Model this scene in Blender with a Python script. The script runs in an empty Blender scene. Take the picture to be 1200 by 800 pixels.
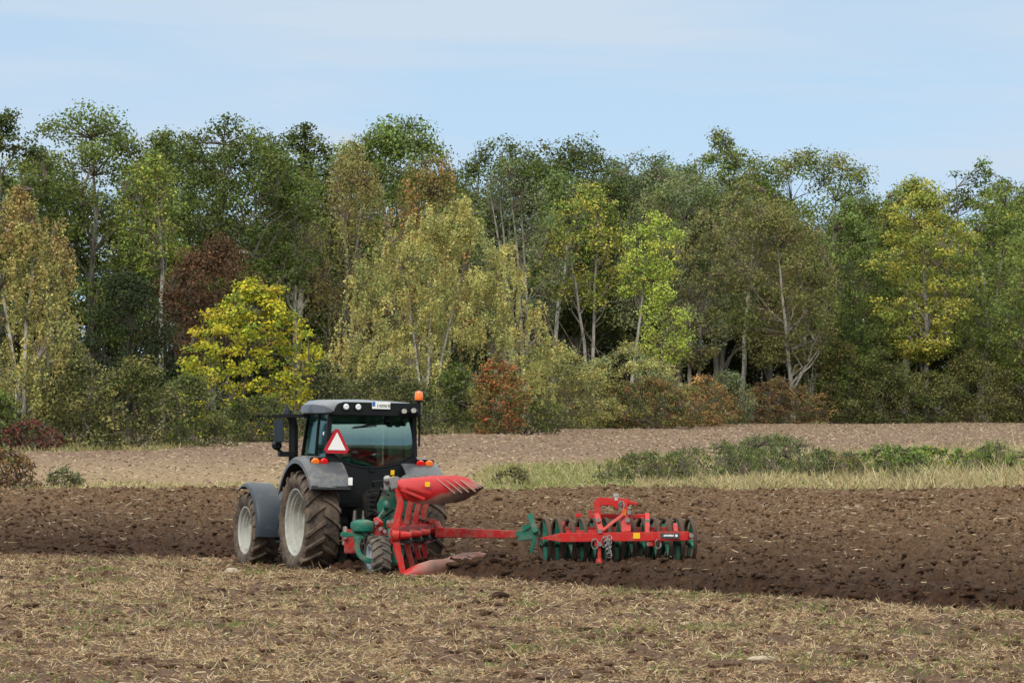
import bpy, bmesh, math, random
import numpy as np
from mathutils import Vector, Matrix

# ------------------------------------------------------------------ camera, sky, sun, exposure
SC = bpy.context.scene
COL = SC.collection
F_PX, CAM_H, HORIZON = 7150.0, 3.57, 439.0     # lens in photo pixels (1200 wide), eye height, horizon row

cam_d = bpy.data.cameras.new('camera')
cam = bpy.data.objects.new('camera', cam_d)
COL.objects.link(cam)
cam.location = (0, 0, CAM_H)
cam_d.sensor_width = 36.0
cam_d.lens = F_PX / 1200 * 36.0
cam_d.clip_start = 1.0
cam_d.clip_end = 9000.0
cam.rotation_euler = (math.radians(90) + math.atan((HORIZON - 400) / F_PX), 0, 0)
SC.camera = cam

SUN_EL, SUN_AZ = math.radians(42), math.radians(200)     # azimuth from +Y clockwise: behind the camera, a little left
world = bpy.data.worlds.new('World')
SC.world = world
world.use_nodes = True
nt = world.node_tree
nt.nodes.clear()
def WN(t, **k):
    n = nt.nodes.new(t)
    for a, b in k.items():
        setattr(n, a, b)
    return n
out = WN('ShaderNodeOutputWorld')
bg = WN('ShaderNodeBackground')
bg.inputs['Strength'].default_value = 0.11
sky = WN('ShaderNodeTexSky', sky_type='NISHITA')
sky.sun_disc = False
sky.sun_elevation = SUN_EL
sky.sun_rotation = SUN_AZ
sky.altitude = 100
sky.air_density = 1.0
sky.dust_density = 0.6
sky.ozone_density = 2.0
tc = WN('ShaderNodeTexCoord')
lift = WN('ShaderNodeVectorMath', operation='MULTIPLY_ADD')      # looks higher into the sky: blue down to the horizon
lift.inputs[1].default_value = (1, 1, 2.2)
lift.inputs[2].default_value = (0, 0, 0.22)
nrm = WN('ShaderNodeVectorMath', operation='NORMALIZE')
nt.links.new(tc.outputs['Generated'], lift.inputs[0])
nt.links.new(lift.outputs[0], nrm.inputs[0])
nt.links.new(nrm.outputs[0], sky.inputs['Vector'])
# thin streaked overcast
mp = WN('ShaderNodeMapping')
mp.inputs['Scale'].default_value = (9, 9, 85)
mp.inputs['Rotation'].default_value = (0, math.radians(1.6), 0)
mp.inputs['Location'].default_value = (1.3, 0.0, 2.25)
nz = WN('ShaderNodeTexNoise')
nz.inputs['Scale'].default_value = 1.0
nz.inputs['Detail'].default_value = 4.0
nz.inputs['Roughness'].default_value = 0.5
nz.inputs['Distortion'].default_value = 0.35
nt.links.new(tc.outputs['Generated'], mp.inputs['Vector'])
nt.links.new(mp.outputs[0], nz.inputs['Vector'])
rmp = WN('ShaderNodeMapRange')
rmp.inputs['From Min'].default_value = 0.41
rmp.inputs['From Max'].default_value = 0.63
rmp.inputs["To Min"].default_value = 0.54
rmp.inputs['To Max'].default_value = 0.95
nt.links.new(nz.outputs['Fac'], rmp.inputs['Value'])
mix = WN('ShaderNodeMix', data_type='RGBA')
cov = WN('ShaderNodeMapRange')                                    # cloud thickens overhead
sep0 = WN('ShaderNodeSeparateXYZ')
nt.links.new(tc.outputs['Generated'], sep0.inputs[0])
cov.inputs['From Min'].default_value = 0.08
cov.inputs['From Max'].default_value = 0.5
cov.inputs['To Max'].default_value = 0.7
nt.links.new(sep0.outputs['Z'], cov.inputs['Value'])
cadd = WN('ShaderNodeMath', operation='ADD', use_clamp=True)
nt.links.new(rmp.outputs[0], cadd.inputs[0])
nt.links.new(cov.outputs[0], cadd.inputs[1])
nt.links.new(cadd.outputs[0], mix.inputs['Factor'])
tint = WN('ShaderNodeVectorMath', operation='MULTIPLY')
tint.inputs[1].default_value = (1.0, 1.06, 0.93)
nt.links.new(sky.outputs[0], tint.inputs[0])
nt.links.new(tint.outputs[0], mix.inputs[6])
mix.inputs[7].default_value = (2.9, 3.42, 4.0, 1)
sep = WN('ShaderNodeSeparateXYZ')                                 # overcast: brighter overhead than at the horizon
nt.links.new(tc.outputs['Generated'], sep.inputs[0])
zen = WN('ShaderNodeMapRange')
zen.inputs['From Min'].default_value = 0.12
zen.inputs['From Max'].default_value = 0.85
zen.inputs['To Min'].default_value = 1.0
zen.inputs['To Max'].default_value = 3.1
nt.links.new(sep.outputs['Z'], zen.inputs['Value'])
zmul = WN('ShaderNodeVectorMath', operation='SCALE')
nt.links.new(mix.outputs[2], zmul.inputs[0])
nt.links.new(zen.outputs[0], zmul.inputs['Scale'])
warm = WN('ShaderNodeMix', data_type='RGBA', blend_type='MULTIPLY')   # the cloud overhead is a neutral, slightly warm white
zf = WN('ShaderNodeMapRange')
zf.inputs['From Min'].default_value = 0.1
zf.inputs['From Max'].default_value = 0.45
nt.links.new(sep.outputs['Z'], zf.inputs['Value'])
nt.links.new(zf.outputs[0], warm.inputs['Factor'])
nt.links.new(zmul.outputs[0], warm.inputs[6])
warm.inputs[7].default_value = (1.10, 0.98, 0.80, 1)
nt.links.new(warm.outputs[2], bg.inputs['Color'])
nt.links.new(bg.outputs[0], out.inputs['Surface'])

sun_d = bpy.data.lights.new('sun', 'SUN')
sun_d.energy = 1.15
sun_d.angle = math.radians(20)
sun_d.color = (1.0, 0.93, 0.82)
sun = bpy.data.objects.new('sun', sun_d)
COL.objects.link(sun)
sdir = Vector((math.sin(SUN_AZ) * math.cos(SUN_EL), math.cos(SUN_AZ) * math.cos(SUN_EL), math.sin(SUN_EL)))
sun.rotation_euler = sdir.to_track_quat('Z', 'Y').to_euler()
sun.location = sdir * 60

SC.view_settings.view_transform = 'Standard'
SC.view_settings.look = 'None'
SC.view_settings.gamma = 1.0
SC.view_settings.exposure = 0.95
SC.view_settings.use_curve_mapping = False
SC.render.engine = 'CYCLES'
SC.cycles.max_bounces = 6
SC.cycles.diffuse_bounces = 2
SC.cycles.glossy_bounces = 3
SC.cycles.transmission_bounces = 4
SC.cycles.transparent_max_bounces = 8
SC.cycles.caustics_reflective = False
SC.cycles.caustics_refractive = False

rng = np.random.default_rng(11)
random.seed(5)

def at(px, D):                    # world x of a photo column at distance D
    return (px - 600.0) * D / F_PX
def zat(py, D):                   # world z of a photo row at distance D
    return CAM_H - (py - HORIZON) * D / F_PX
def dist(py, z=0.0):
    return (CAM_H - z) * F_PX / (py - HORIZON)

# ------------------------------------------------------------------ noise
def _h2(ix, iy, seed):
    h = (ix.astype(np.int64) * 374761393 + iy.astype(np.int64) * 668265263 + seed * 974634777) & 0xffffffff
    h = ((h ^ (h >> 13)) * 1274126177) & 0xffffffff
    return ((h ^ (h >> 16)) & 0xffffff) / float(0xffffff)
def vn(x, y, seed=0):
    fx, fy = np.floor(x), np.floor(y)
    tx, ty = x - fx, y - fy
    tx, ty = tx * tx * (3 - 2 * tx), ty * ty * (3 - 2 * ty)
    a, b = _h2(fx, fy, seed), _h2(fx + 1, fy, seed)
    c, d = _h2(fx, fy + 1, seed), _h2(fx + 1, fy + 1, seed)
    return (a + (b - a) * tx) * (1 - ty) + (c + (d - c) * tx) * ty
def fbm(x, y, seed=0, n=4, g=0.5):
    s, a, t = 0, 1, 0
    for i in range(n):
        s = s + a * vn(x * 2 ** i + 17.3 * i, y * 2 ** i - 9.1 * i, seed + i); t += a; a *= g
    return s / t
def vn3(p, seed=0):
    z = p[:, 2]; fz = np.floor(z); t = z - fz; t = t * t * (3 - 2 * t)
    a = vn(p[:, 0] + 31.7 * fz, p[:, 1] + 13.1 * fz, seed); b = vn(p[:, 0] + 31.7 * (fz + 1), p[:, 1] + 13.1 * (fz + 1), seed)
    return a + (b - a) * t

# ------------------------------------------------------------------ mesh helpers
def props(o, label=None, cat=None, group=None, kind=None):
    if label: o['label'] = label
    if cat: o['category'] = cat
    if group: o['group'] = group
    if kind: o['kind'] = kind
    return o
def raw_mesh(name, verts, quads, mat, parent=None, cols=None, smooth=False, loc=None, attrs=None):
    verts = np.asarray(verts, np.float32); quads = np.asarray(quads, np.int32)
    k = quads.shape[1]
    me = bpy.data.meshes.new(name)
    me.vertices.add(len(verts)); me.vertices.foreach_set('co', verts.ravel())
    me.loops.add(quads.size); me.loops.foreach_set('vertex_index', quads.ravel())
    me.polygons.add(len(quads)); me.polygons.foreach_set('loop_start', np.arange(0, quads.size, k, dtype=np.int32))
    if smooth: me.polygons.foreach_set('use_smooth', np.ones(len(quads), bool))
    if cols is not None:
        ca = me.color_attributes.new('tint', 'FLOAT_COLOR', 'POINT')
        c4 = np.ones((len(verts), 4), np.float32); c4[:, :3] = cols
        ca.data.foreach_set('color', c4.ravel())
    for an, av in (attrs or {}).items():
        a = me.attributes.new(an, 'FLOAT', 'POINT'); a.data.foreach_set('value', np.asarray(av, np.float32))
    me.update(calc_edges=True)
    if mat: me.materials.append(mat)
    o = bpy.data.objects.new(name, me); COL.objects.link(o)
    if parent: o.parent = parent
    if loc is not None: o.location = loc
    return o
def thing(name, label, cat, loc=(0, 0, 0), rz=0.0, group=None):
    o = bpy.data.objects.new(name, None); COL.objects.link(o)
    o.empty_display_size = 0.3
    o.location = loc; o.rotation_euler = (0, 0, rz)
    return props(o, label, cat, group)

# ------------------------------------------------------------------ materials
def new_mat(name):
    m = bpy.data.materials.new(name); m.use_nodes = True
    m.node_tree.nodes.clear()
    return m, m.node_tree
def nodes(nt_, *a):
    return [nt_.nodes.new(x) for x in a]

def leaf_material():
    m, t = new_mat('leaf')
    o, mixs, pr, tr, at_, tex, hsv = nodes(t, 'ShaderNodeOutputMaterial', 'ShaderNodeMixShader', 'ShaderNodeBsdfPrincipled', 'ShaderNodeBsdfTranslucent', 'ShaderNodeAttribute', 'ShaderNodeTexNoise', 'ShaderNodeHueSaturation')
    at_.attribute_name = 'tint'
    tex.inputs['Scale'].default_value = 3.0
    mr = t.nodes.new('ShaderNodeMapRange'); mr.inputs['To Min'].default_value = 0.75; mr.inputs['To Max'].default_value = 1.25
    tcx = t.nodes.new('ShaderNodeTexCoord'); t.links.new(tcx.outputs['Object'], tex.inputs['Vector'])
    t.links.new(tex.outputs['Fac'], mr.inputs['Value']); t.links.new(mr.outputs[0], hsv.inputs['Value'])
    t.links.new(at_.outputs['Color'], hsv.inputs['Color'])
    t.links.new(hsv.outputs[0], pr.inputs['Base Color']); t.links.new(hsv.outputs[0], tr.inputs['Color'])
    pr.inputs['Roughness'].default_value = 0.65; pr.inputs['Specular IOR Level'].default_value = 0.12
    mixs.inputs[0].default_value = 0.27
    t.links.new(pr.outputs[0], mixs.inputs[1]); t.links.new(tr.outputs[0], mixs.inputs[2]); t.links.new(mixs.outputs[0], o.inputs[0])
    return m
def bark_material():
    m, t = new_mat('bark')
    o, pr, at_, tex, mx = nodes(t, 'ShaderNodeOutputMaterial', 'ShaderNodeBsdfPrincipled', 'ShaderNodeAttribute', 'ShaderNodeTexNoise', 'ShaderNodeMix')
    at_.attribute_name = 'tint'; mx.data_type = 'RGBA'; mx.blend_type = 'MULTIPLY'
    tcx, mp_, mr = nodes(t, 'ShaderNodeTexCoord', 'ShaderNodeMapping', 'ShaderNodeValToRGB')
    mp_.inputs['Scale'].default_value = (5, 5, 1.6); tex.inputs['Scale'].default_value = 1.2; tex.inputs['Detail'].default_value = 5
    t.links.new(tcx.outputs['Object'], mp_.inputs[0]); t.links.new(mp_.outputs[0], tex.inputs['Vector'])
    mr.color_ramp.elements[0].position = 0.34; mr.color_ramp.elements[0].color = (.28, .25, .22, 1)
    mr.color_ramp.elements[1].position = 0.58; mr.color_ramp.elements[1].color = (1, 1, 1, 1)
    t.links.new(tex.outputs['Fac'], mr.inputs[0]); mx.inputs[0].default_value = 0.8
    t.links.new(at_.outputs['Color'], mx.inputs[6]); t.links.new(mr.outputs[0], mx.inputs[7])
    t.links.new(mx.outputs[2], pr.inputs['Base Color']); pr.inputs['Roughness'].default_value = 0.85
    t.links.new(pr.outputs[0], o.inputs[0])
    return m
LEAF, BARK = leaf_material(), bark_material()

def soil_material(name, ca, cb, fleck, fleck_amt, scale, dryness=None, rough=0.95, bump=0.4):
    """ca/cb: soil colours, fleck: straw or stone colour; dryness: (attribute, dry colour a, dry colour b)"""
    m, t = new_mat(name)
    o, pr = nodes(t, 'ShaderNodeOutputMaterial', 'ShaderNodeBsdfPrincipled')
    pr.inputs['Roughness'].default_value = rough; pr.inputs['Specular IOR Level'].default_value = 0.2
    geo = t.nodes.new('ShaderNodeNewGeometry')
    def noise(s, d=4, r=0.6, vec=None):
        n = t.nodes.new('ShaderNodeTexNoise'); n.inputs['Scale'].default_value = s; n.inputs['Detail'].default_value = d; n.inputs['Roughness'].default_value = r
        t.links.new(vec or geo.outputs['Position'], n.inputs['Vector']); return n.outputs['Fac']
    def rng_(v, a, b):
        n = t.nodes.new('ShaderNodeMapRange'); n.inputs['From Min'].default_value = a; n.inputs['From Max'].default_value = b
        t.links.new(v, n.inputs['Value']); return n.outputs[0]
    def mixc(f, a, b, mode='MIX'):
        n = t.nodes.new('ShaderNodeMix'); n.data_type = 'RGBA'; n.blend_type = mode
        if hasattr(f, 'links'): t.links.new(f, n.inputs[0])
        else: n.inputs[0].default_value = f
        for s, x in ((6, a), (7, b)):
            if hasattr(x, 'links'): t.links.new(x, n.inputs[s])
            else: n.inputs[s].default_value = (*x, 1)
        return n.outputs[2]
    c = mixc(rng_(noise(scale), .35, .68), ca, cb)
    if dryness:
        a = t.nodes.new('ShaderNodeAttribute'); a.attribute_name = dryness[0]
        c2 = mixc(rng_(noise(scale * 1.3), .35, .68), dryness[1], dryness[2])
        ad = t.nodes.new('ShaderNodeMath'); ad.operation = 'MULTIPLY_ADD'; t.links.new(noise(scale * .35), ad.inputs[0]); ad.inputs[1].default_value = 0.8
        t.links.new(a.outputs['Fac'], ad.inputs[2])
        c = mixc(rng_(ad.outputs[0], .35, 1.15), c, c2)
    mpp = t.nodes.new('ShaderNodeMapping'); mpp.inputs['Scale'].default_value = (1, .45, 1); mpp.inputs['Rotation'].default_value = (0, 0, .5)
    t.links.new(geo.outputs['Position'], mpp.inputs[0])
    fl = rng_(noise(scale * 3.1, 2, .5, mpp.outputs[0]), 1 - fleck_amt, 1 - fleck_amt + .06)
    c = mixc(fl, c, fleck)
    t.links.new(c, pr.inputs['Base Color'])
    b = t.nodes.new('ShaderNodeBump'); b.inputs['Strength'].default_value = bump; b.inputs['Distance'].default_value = 0.05
    t.links.new(noise(scale * 2.5, 5, .65), b.inputs['Height']); t.links.new(b.outputs[0], pr.inputs['Normal'])
    t.links.new(pr.outputs[0], o.inputs[0])
    return m
# ------------------------------------------------------------------ the fields: zone borders (world x -> distance)
_near = [(-3000, 117.1)] + [(at(px, dist(py)), dist(py)) for px, py in ((0, 657), (150, 657.5), (280, 659), (340, 666), (420, 674), (545, 680), (700, 688), (900, 702), (1200, 718))] + [(14, 80), (22, 70), (40, 45)]
_NX, _NY = np.array([a for a, b in _near]), np.array([b for a, b in _near])
def y_near(x):
    return np.interp(x, _NX, _NY) + (fbm(x * 1.3, x * 0 + 3.3, 51, 3) - .5) * 1.6
def y_far(x):
    return 180 + (fbm(x * .35, x * 0 + 7.7, 52, 3) - .5) * 6 + np.clip(x, 0, 20) * .25
_tl = [(0, 530, ), (200, 527), (330, 515), (500, 510), (700, 500), (850, 497), (1200, 494)]
_TX = np.array([-60] + [at(px, dist(py)) for px, py in _tl] + [70]); _TY = np.array([250] + [dist(py) for px, py in _tl] + [470])
def y_wood(x):
    return np.interp(x, _TX, _TY) + (fbm(x * .3, x * 0 + 1.1, 53, 3) - .5) * 8
_VX = np.array([-40, at(540, 200), at(570, 210), at(720, 225), at(760, 240), 60]); _VW = np.array([14., 13, 44, 50, 62, 70])
def y_verge(x):
    return y_far(x) + np.interp(x, _VX, _VW) + (fbm(x * .6, x * 0 + 5, 54, 3) - .5) * 8

def ground_z(x, y, fine=True):
    yn, yf, yv, yw = y_near(x), y_far(x), y_verge(x), y_wood(x)
    soft = lambda a, w: np.clip(a / w + .5, 0, 1)
    pl = soft(y - yn, .5) * soft(yf - y, 2)
    st = 1 - soft(y - yn, .5)
    wn = (_h2(np.floor(x * 23), np.floor(y * 9), 77) - .5) * .075 + (_h2(np.floor(x * 11 + 3), np.floor(y * 5), 78) - .5) * .05
    z = (fbm(x * .12, y * .05, 3, 3) - .5) * .22
    # rough, tumbled clods on the ploughed ground
    q = (y - yn)
    cl = np.abs(vn(x * 3.3, y * 2.2, 21) - .5) * 2
    cl2 = np.abs(vn(x * 7.9 + 5, y * 5.1, 22) - .5) * 2
    hp = .10 + .16 * (fbm(x * .9, y * .6, 23, 3) - .5) + .15 * (1 - cl) ** 1.6 * vn(x * 1.4, y * 1.1, 24) + .085 * (1 - cl2) ** 1.5 * vn(x * 2.7, y * 1.9, 28) + .08 * (fbm(x * 14, y * 10, 26, 2) - .5) + .035 * np.sin((q + .5 * vn(x * .8, y * .8, 25)) * 2 * math.pi / .9)
    near = np.clip(1 - q / 5, 0, 1)
    hp = hp - .12 * near * (1 - np.clip(q / .8, 0, 1)) * 0 + (.10 + .20 * (fbm(x * 2.1 + y * 1.2, y * .8 - x * .5, 29, 3) - .45)) * np.exp(-((q - 1.2) / 1.1) ** 2) * (x > -1.5)
    hs = .06 * fbm(x * 2.6, y * 1.6, 31, 3) + .055 * np.abs(vn(x * 6, y * 4, 32) - .5) + .03 * vn(x * 17, y * 10, 33)
    hf = .10 * fbm(x * 1.5, y * .6, 41, 3) + .05 * vn(x * 5, y * 2, 42)
    hv = .12 * fbm(x * .7, y * .3, 43, 3)
    far = soft(y - yf, 2)
    hp = hp + wn * (.55 + .45 * np.clip(q / 6, 0, 1))
    z = z + pl * hp + st * hs + far * np.where(y < yv, hv, hf)
    # the open furrow the machine is cutting
    fur = np.exp(-((q - .1) / .35) ** 2) * np.clip((x + 2.2) / .8, 0, 1) * .10
    return z - fur

# one sheet to the horizon
m_far_earth = soil_material('earth', (.11, .085, .05), (.07, .06, .03), (.2, .16, .09), .3, .6)
gv = np.array([(-3000, -300, -.6), (3000, -300, -.6), (3000, 6000, -.6), (-3000, 6000, -.6)])
props(raw_mesh('ground', gv, [[0, 1, 2, 3]], m_far_earth), kind='structure')

rows = [58.0]
while rows[-1] < 520:
    y = rows[-1]
    rows.append(y + (.10 if y < 122 else .15 if y < 195 else .30 if y < 300 else .5))
rows = np.array(rows); NC = 620
tt = np.linspace(-1, 1, NC)
GX = tt[None, :] * (0.115 * rows[:, None] + 2.5); GY = np.repeat(rows[:, None], NC, 1)
GX = GX + rng.uniform(-.3, .3, GX.shape) * (GX[:, 1:2] - GX[:, 0:1])
GZ = ground_z(GX, GY)
GV = np.stack([GX, GY, GZ], -1).reshape(-1, 3)
ii = np.arange(len(rows) * NC).reshape(len(rows), NC)
Q = np.stack([ii[:-1, :-1], ii[:-1, 1:], ii[1:, 1:], ii[1:, :-1]], -1).reshape(-1, 4)
fc = GV[Q].mean(1)
fx, fy = fc[:, 0], fc[:, 1]
zn, zf, zv, zw = y_near(fx), y_far(fx), y_verge(fx), y_wood(fx)
zone = np.where(fy < zn, 0, np.where(fy < zf, 1, np.where(fy < zv, 2, np.where(fy < zw, 3, 4))))
m_stubble = soil_material('stubble_earth', (.044, .0225, .0125), (.108, .060, .034), (.33, .225, .13), .35, 6.0)
m_plough = soil_material('turned_soil', (.019, .0080, .0037), (.054, .0250, .0118), (.22, .145, .085), .26, 6.5, ('dry', (.057, .0295, .0143), (.168, .099, .053)), bump=1.0)
m_field = soil_material('harrowed_soil', (.098, .056, .037), (.158, .098, .065), (.29, .205, .135), .38, 2.6, ('dry', (.165, .108, .060), (.240, .165, .092)))
m_verge = soil_material('rough_grass_earth', (.14, .13, .06), (.24, .20, .11), (.34, .28, .16), .35, 1.5)
m_wood = soil_material('leaf_litter', (.05, .04, .02), (.09, .06, .03), (.12, .08, .03), .35, 2.0)
for k, (nm, mt) in enumerate((('stubble_field', m_stubble), ('ploughed_soil', m_plough), ('grass_verge', m_verge), ('harrowed_field', m_field), ('woodland_floor', m_wood))):
    q_ = Q[zone == k]
    us, inv = np.unique(q_, return_inverse=True)
    v_ = GV[us]
    at_ = {}
    if k == 1:
        d_ = v_[:, 1] - y_near(v_[:, 0])
        at_['dry'] = -.35 * np.exp(-(d_ / 3.5) ** 2) + np.clip((d_ - 6) / 55, 0, 1) ** .8 * np.where(v_[:, 1] > 150, 1.0, .85) + .5 * np.exp(-((v_[:, 1] - 177) / 7) ** 2)
    if k == 3:
        at_['dry'] = np.clip(1 - (v_[:, 1] - 200) / 70, 0, 1)
    props(raw_mesh(nm, v_, inv.reshape(-1, 4), mt, attrs=at_, smooth=k != 1), kind='structure')

# ------------------------------------------------------------------ blades: straw, stubble, grass (each one object of uncountable stuff)
def blades(name, x, y, length, width, up, cols, curl=.3, seed=1, zoff=0.0):
    r = np.random.default_rng(seed)
    n = len(x)
    z = ground_z(x, y) + zoff
    az = r.uniform(0, 2 * math.pi, n)
    d = np.stack([np.cos(az) * np.sqrt(1 - up ** 2), np.sin(az) * np.sqrt(1 - up ** 2), up], -1)
    side = np.cross(d, r.normal(size=(n, 3))); side /= np.linalg.norm(side, axis=1, keepdims=True) + 1e-9
    side[:, 1] *= .35; side /= np.linalg.norm(side, axis=1, keepdims=True) + 1e-9
    b = np.stack([x, y, z], -1)
    mid = b + d * (length * .55)[:, None]
    bend = r.normal(size=(n, 3)) * curl; bend[:, 2] -= curl * .6
    tip = mid + (d + bend) * (length * .45)[:, None]
    w = (side * width[:, None])
    V = np.stack([b - w * .5, b + w * .5, mid + w * .45, mid - w * .45, tip + w * .15, tip - w * .15], 1).reshape(-1, 3)
    i0 = np.arange(n) * 6
    qd = np.concatenate([np.stack([i0, i0 + 1, i0 + 2, i0 + 3], -1), np.stack([i0 + 3, i0 + 2, i0 + 4, i0 + 5], -1)])
    return props(raw_mesh(name, V, qd, LEAF, cols=np.repeat(cols, 6, 0)), kind='stuff')
def pick(r, n, pal, wts=None, jit=.18):
    pal = np.array(pal, float); k = r.choice(len(pal), n, p=wts)
    return np.clip(pal[k] * (1 + r.normal(size=(n, 1)) * jit) * (1 + r.normal(size=(n, 3)) * .05), .005, .8)
def scatter(r, n, y0, y1, half=.095, extra=1.0):
    y = np.sqrt(r.uniform(y0 ** 2, y1 ** 2, n)); x = r.uniform(-1, 1, n) * (half * y + extra)
    return x, y

r = np.random.default_rng(3)
# straw lying and standing on the stubble
x, y = scatter(r, 330000, 66, 121)
keep = (y < y_near(x) - .1) & (r.uniform(size=len(x)) < .10 + .8 * np.clip((fbm(x * 1.7, y * .7, 61, 4, .6) - .41) * 4, 0, 1))
x, y = x[keep], y[keep]; n = len(x)
blades('straw', x, y, r.uniform(.03, .13, n) * np.where(r.uniform(size=n) < .06, 1.8, 1), r.uniform(.005, .013, n), np.clip(r.normal(.22, .34, n), -.05, .95),
       pick(r, n, [(.47, .345, .20), (.36, .25, .135), (.23, .14, .078), (.60, .48, .32), (.14, .082, .046)], [.29, .23, .2, .13, .15]), .25, 4, .015)
# young green growth in patches
x, y = scatter(r, 85000, 66, 121)
g = fbm(x * 1.1, y * .7, 64, 2)
keep = (y < y_near(x) - .3) & (r.uniform(size=len(x)) < np.clip((g - .62) * 5, 0, 1) * .8 + .012)
x, y = x[keep], y[keep]; n = len(x)
blades('green_grass', x, y, r.uniform(.05, .17, n), r.uniform(.007, .014, n), r.uniform(.45, .95, n), pick(r, n, [(.12, .17, .04), (.17, .20, .06), (.10, .15, .035), (.24, .23, .09)]), .35, 5)
# straw worked into the turned soil
x, y = scatter(r, 90000, 88, 196)
d_ = y - y_near(x)
keep = (d_ > .6) & (y < y_far(x)) & (r.uniform(size=len(x)) < .05 + .55 * np.clip(d_ / 70, 0, 1) * np.clip((fbm(x * .9, y * .3, 66, 3) - .3) * 2, 0, 1))
x, y = x[keep], y[keep]; n = len(x)
blades('straw_residue', x, y, r.uniform(.06, .22, n), r.uniform(.008, .022, n), np.clip(r.normal(.1, .2, n), 0, .8), pick(r, n, [(.40, .31, .2), (.3, .22, .14), (.5, .42, .3)]), .2, 6, .02)
# verge grass: short and green in the middle, long and bleached to the east
x, y = scatter(r, 165000, 176, 300, .1, 2)
inz = (y > y_far(x) - .5) & (y < y_verge(x)) & (x < at(760, 215) + 6 * r.uniform(-1, 1, len(x)))
x, y = x[inz], y[inz]; n = len(x)
mid = np.clip((x - at(545, 210)) / 1.5, 0, 1)[:, None]
c = pick(r, n, [(.20, .21, .075), (.26, .25, .10), (.34, .30, .16)]) * mid + pick(r, n, [(.42, .33, .2), (.36, .28, .15), (.25, .23, .1)]) * (1 - mid)
blades('verge_grass', x, y, r.uniform(.12, .38, n) * (.6 + .5 * mid[:, 0]), r.uniform(.02, .05, n), r.uniform(.5, .97, n), c, .4, 7)
x, y = scatter(r, 340000, 177, 262, .1, 2)
tus = fbm(x * .55, y * .16, 71, 3)
inz = (y > y_far(x) - .3) & (y < y_verge(x) + 1) & (x > at(740, 200)) & (r.uniform(size=len(x)) < np.clip((tus - .22) * 2.6, .05, 1))
x, y, tus = x[inz], y[inz], tus[inz]; n = len(x)
east = np.clip((x - 2) / 14, 0, 1)
c = pick(r, n, [(.40, .32, .18), (.48, .40, .24), (.30, .26, .12), (.19, .19, .075), (.25, .19, .10)], [.3, .25, .2, .15, .1])
blades('dry_grass', x, y, r.uniform(.14, .55, n) * (.4 + tus) * (.7 + .72 * east), r.uniform(.015, .035, n), r.uniform(.6, .98, n), c, .55, 8)
# long grass along the foot of the wood
x, y = scatter(r, 260000, 255, 470, .1, 3)
yw = y_wood(x)
inz = (y > yw - 7 - 4 * vn(x * .5, y * 0, 77)) & (y < yw + 3) & (r.uniform(size=len(x)) < .25 + .75 * (fbm(x * .7, y * .2, 78, 2) > .45))
x, y = x[inz], y[inz]; n = len(x)
c = pick(r, n, [(.34, .28, .14), (.26, .22, .10), (.16, .16, .06), (.10, .13, .04)], [.35, .3, .2, .15])
blades('wood_edge_grass', x, y, r.uniform(.2, .75, n) * (.55 + .45 * np.clip((y - 280) / 100, 0, 1.2)), r.uniform(.02, .05, n), r.uniform(.6, .98, n), c, .4, 9)
# crumbs of trash and stones over the harrowed field
x, y = scatter(r, 42000, 192, 440, .1, 2)
inz = (y > y_verge(x)) & (y < y_wood(x) - 3)
x, y = x[inz], y[inz]; n = len(x)
blades('field_trash', x, y, r.uniform(.06, .22, n), r.uniform(.03, .07, n), r.uniform(0, .5, n), pick(r, n, [(.45, .36, .25), (.34, .25, .18), (.16, .11, .08), (.28, .24, .12)], [.4, .25, .25, .1]), .2, 10)

# loose clods thrown up on the ploughed ground
ico_v = np.array([(0, 0, 1), *[(math.cos(a) * .894, math.sin(a) * .894, .447) for a in np.arange(5) * 2 * math.pi / 5], *[(math.cos(a) * .894, math.sin(a) * .894, -.447) for a in (np.arange(5) + .5) * 2 * math.pi / 5], (0, 0, -1)])
ico_f = np.array([(0, 1 + i, 1 + (i + 1) % 5) for i in range(5)] + [(1 + i, 6 + i, 1 + (i + 1) % 5) for i in range(5)] + [(1 + (i + 1) % 5, 6 + i, 6 + (i + 1) % 5) for i in range(5)] + [(6 + i, 11, 6 + (i + 1) % 5) for i in range(5)])
def clods(name, x, y, s, mat, seed, dry=None):
    r = np.random.default_rng(seed); n = len(x)
    sc = np.stack([r.uniform(.7, 1.7, n), r.uniform(.7, 1.3, n), r.uniform(.35, .8, n)], -1) * s[:, None]
    a = r.uniform(0, 6.28, n); ca, sa = np.cos(a), np.sin(a)
    v = ico_v[None] * r.uniform(.55, 1.4, (n, 12, 1)) * sc[:, None, :]
    vx = v[:, :, 0] * ca[:, None] - v[:, :, 1] * sa[:, None]; vy = v[:, :, 0] * sa[:, None] + v[:, :, 1] * ca[:, None]
    V = np.stack([vx + x[:, None], vy + y[:, None], v[:, :, 2] + (ground_z(x, y) + .2 * s)[:, None]], -1).reshape(-1, 3)
    Fq = (ico_f[None] + (np.arange(n) * 12)[:, None, None]).reshape(-1, 3)
    d = np.repeat(dry, 12) if dry is not None else np.zeros(len(V))
    return props(raw_mesh(name, V, Fq, mat, attrs={'dry': d}), kind='stuff')
x, y = scatter(r, 110000, 88, 196)
d_ = y - y_near(x)
keep = (d_ > .2) & (y < y_far(x) + 1)
x, y, d_ = x[keep], y[keep], d_[keep]
sz = r.gamma(1.5, .0145, len(x)).clip(.010, .085)
x2, y2 = scatter(r, 34000, 88, 119); q2 = y2 - y_near(x2); kp_ = (q2 > -.15) & (q2 < 3.2) & (r.uniform(size=len(x2)) < .25 + .75 * vn(x2 * 1.8 + y2 * .9, y2 * .5, 88)); x2, y2, q2 = x2[kp_], y2[kp_], q2[kp_]
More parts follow.
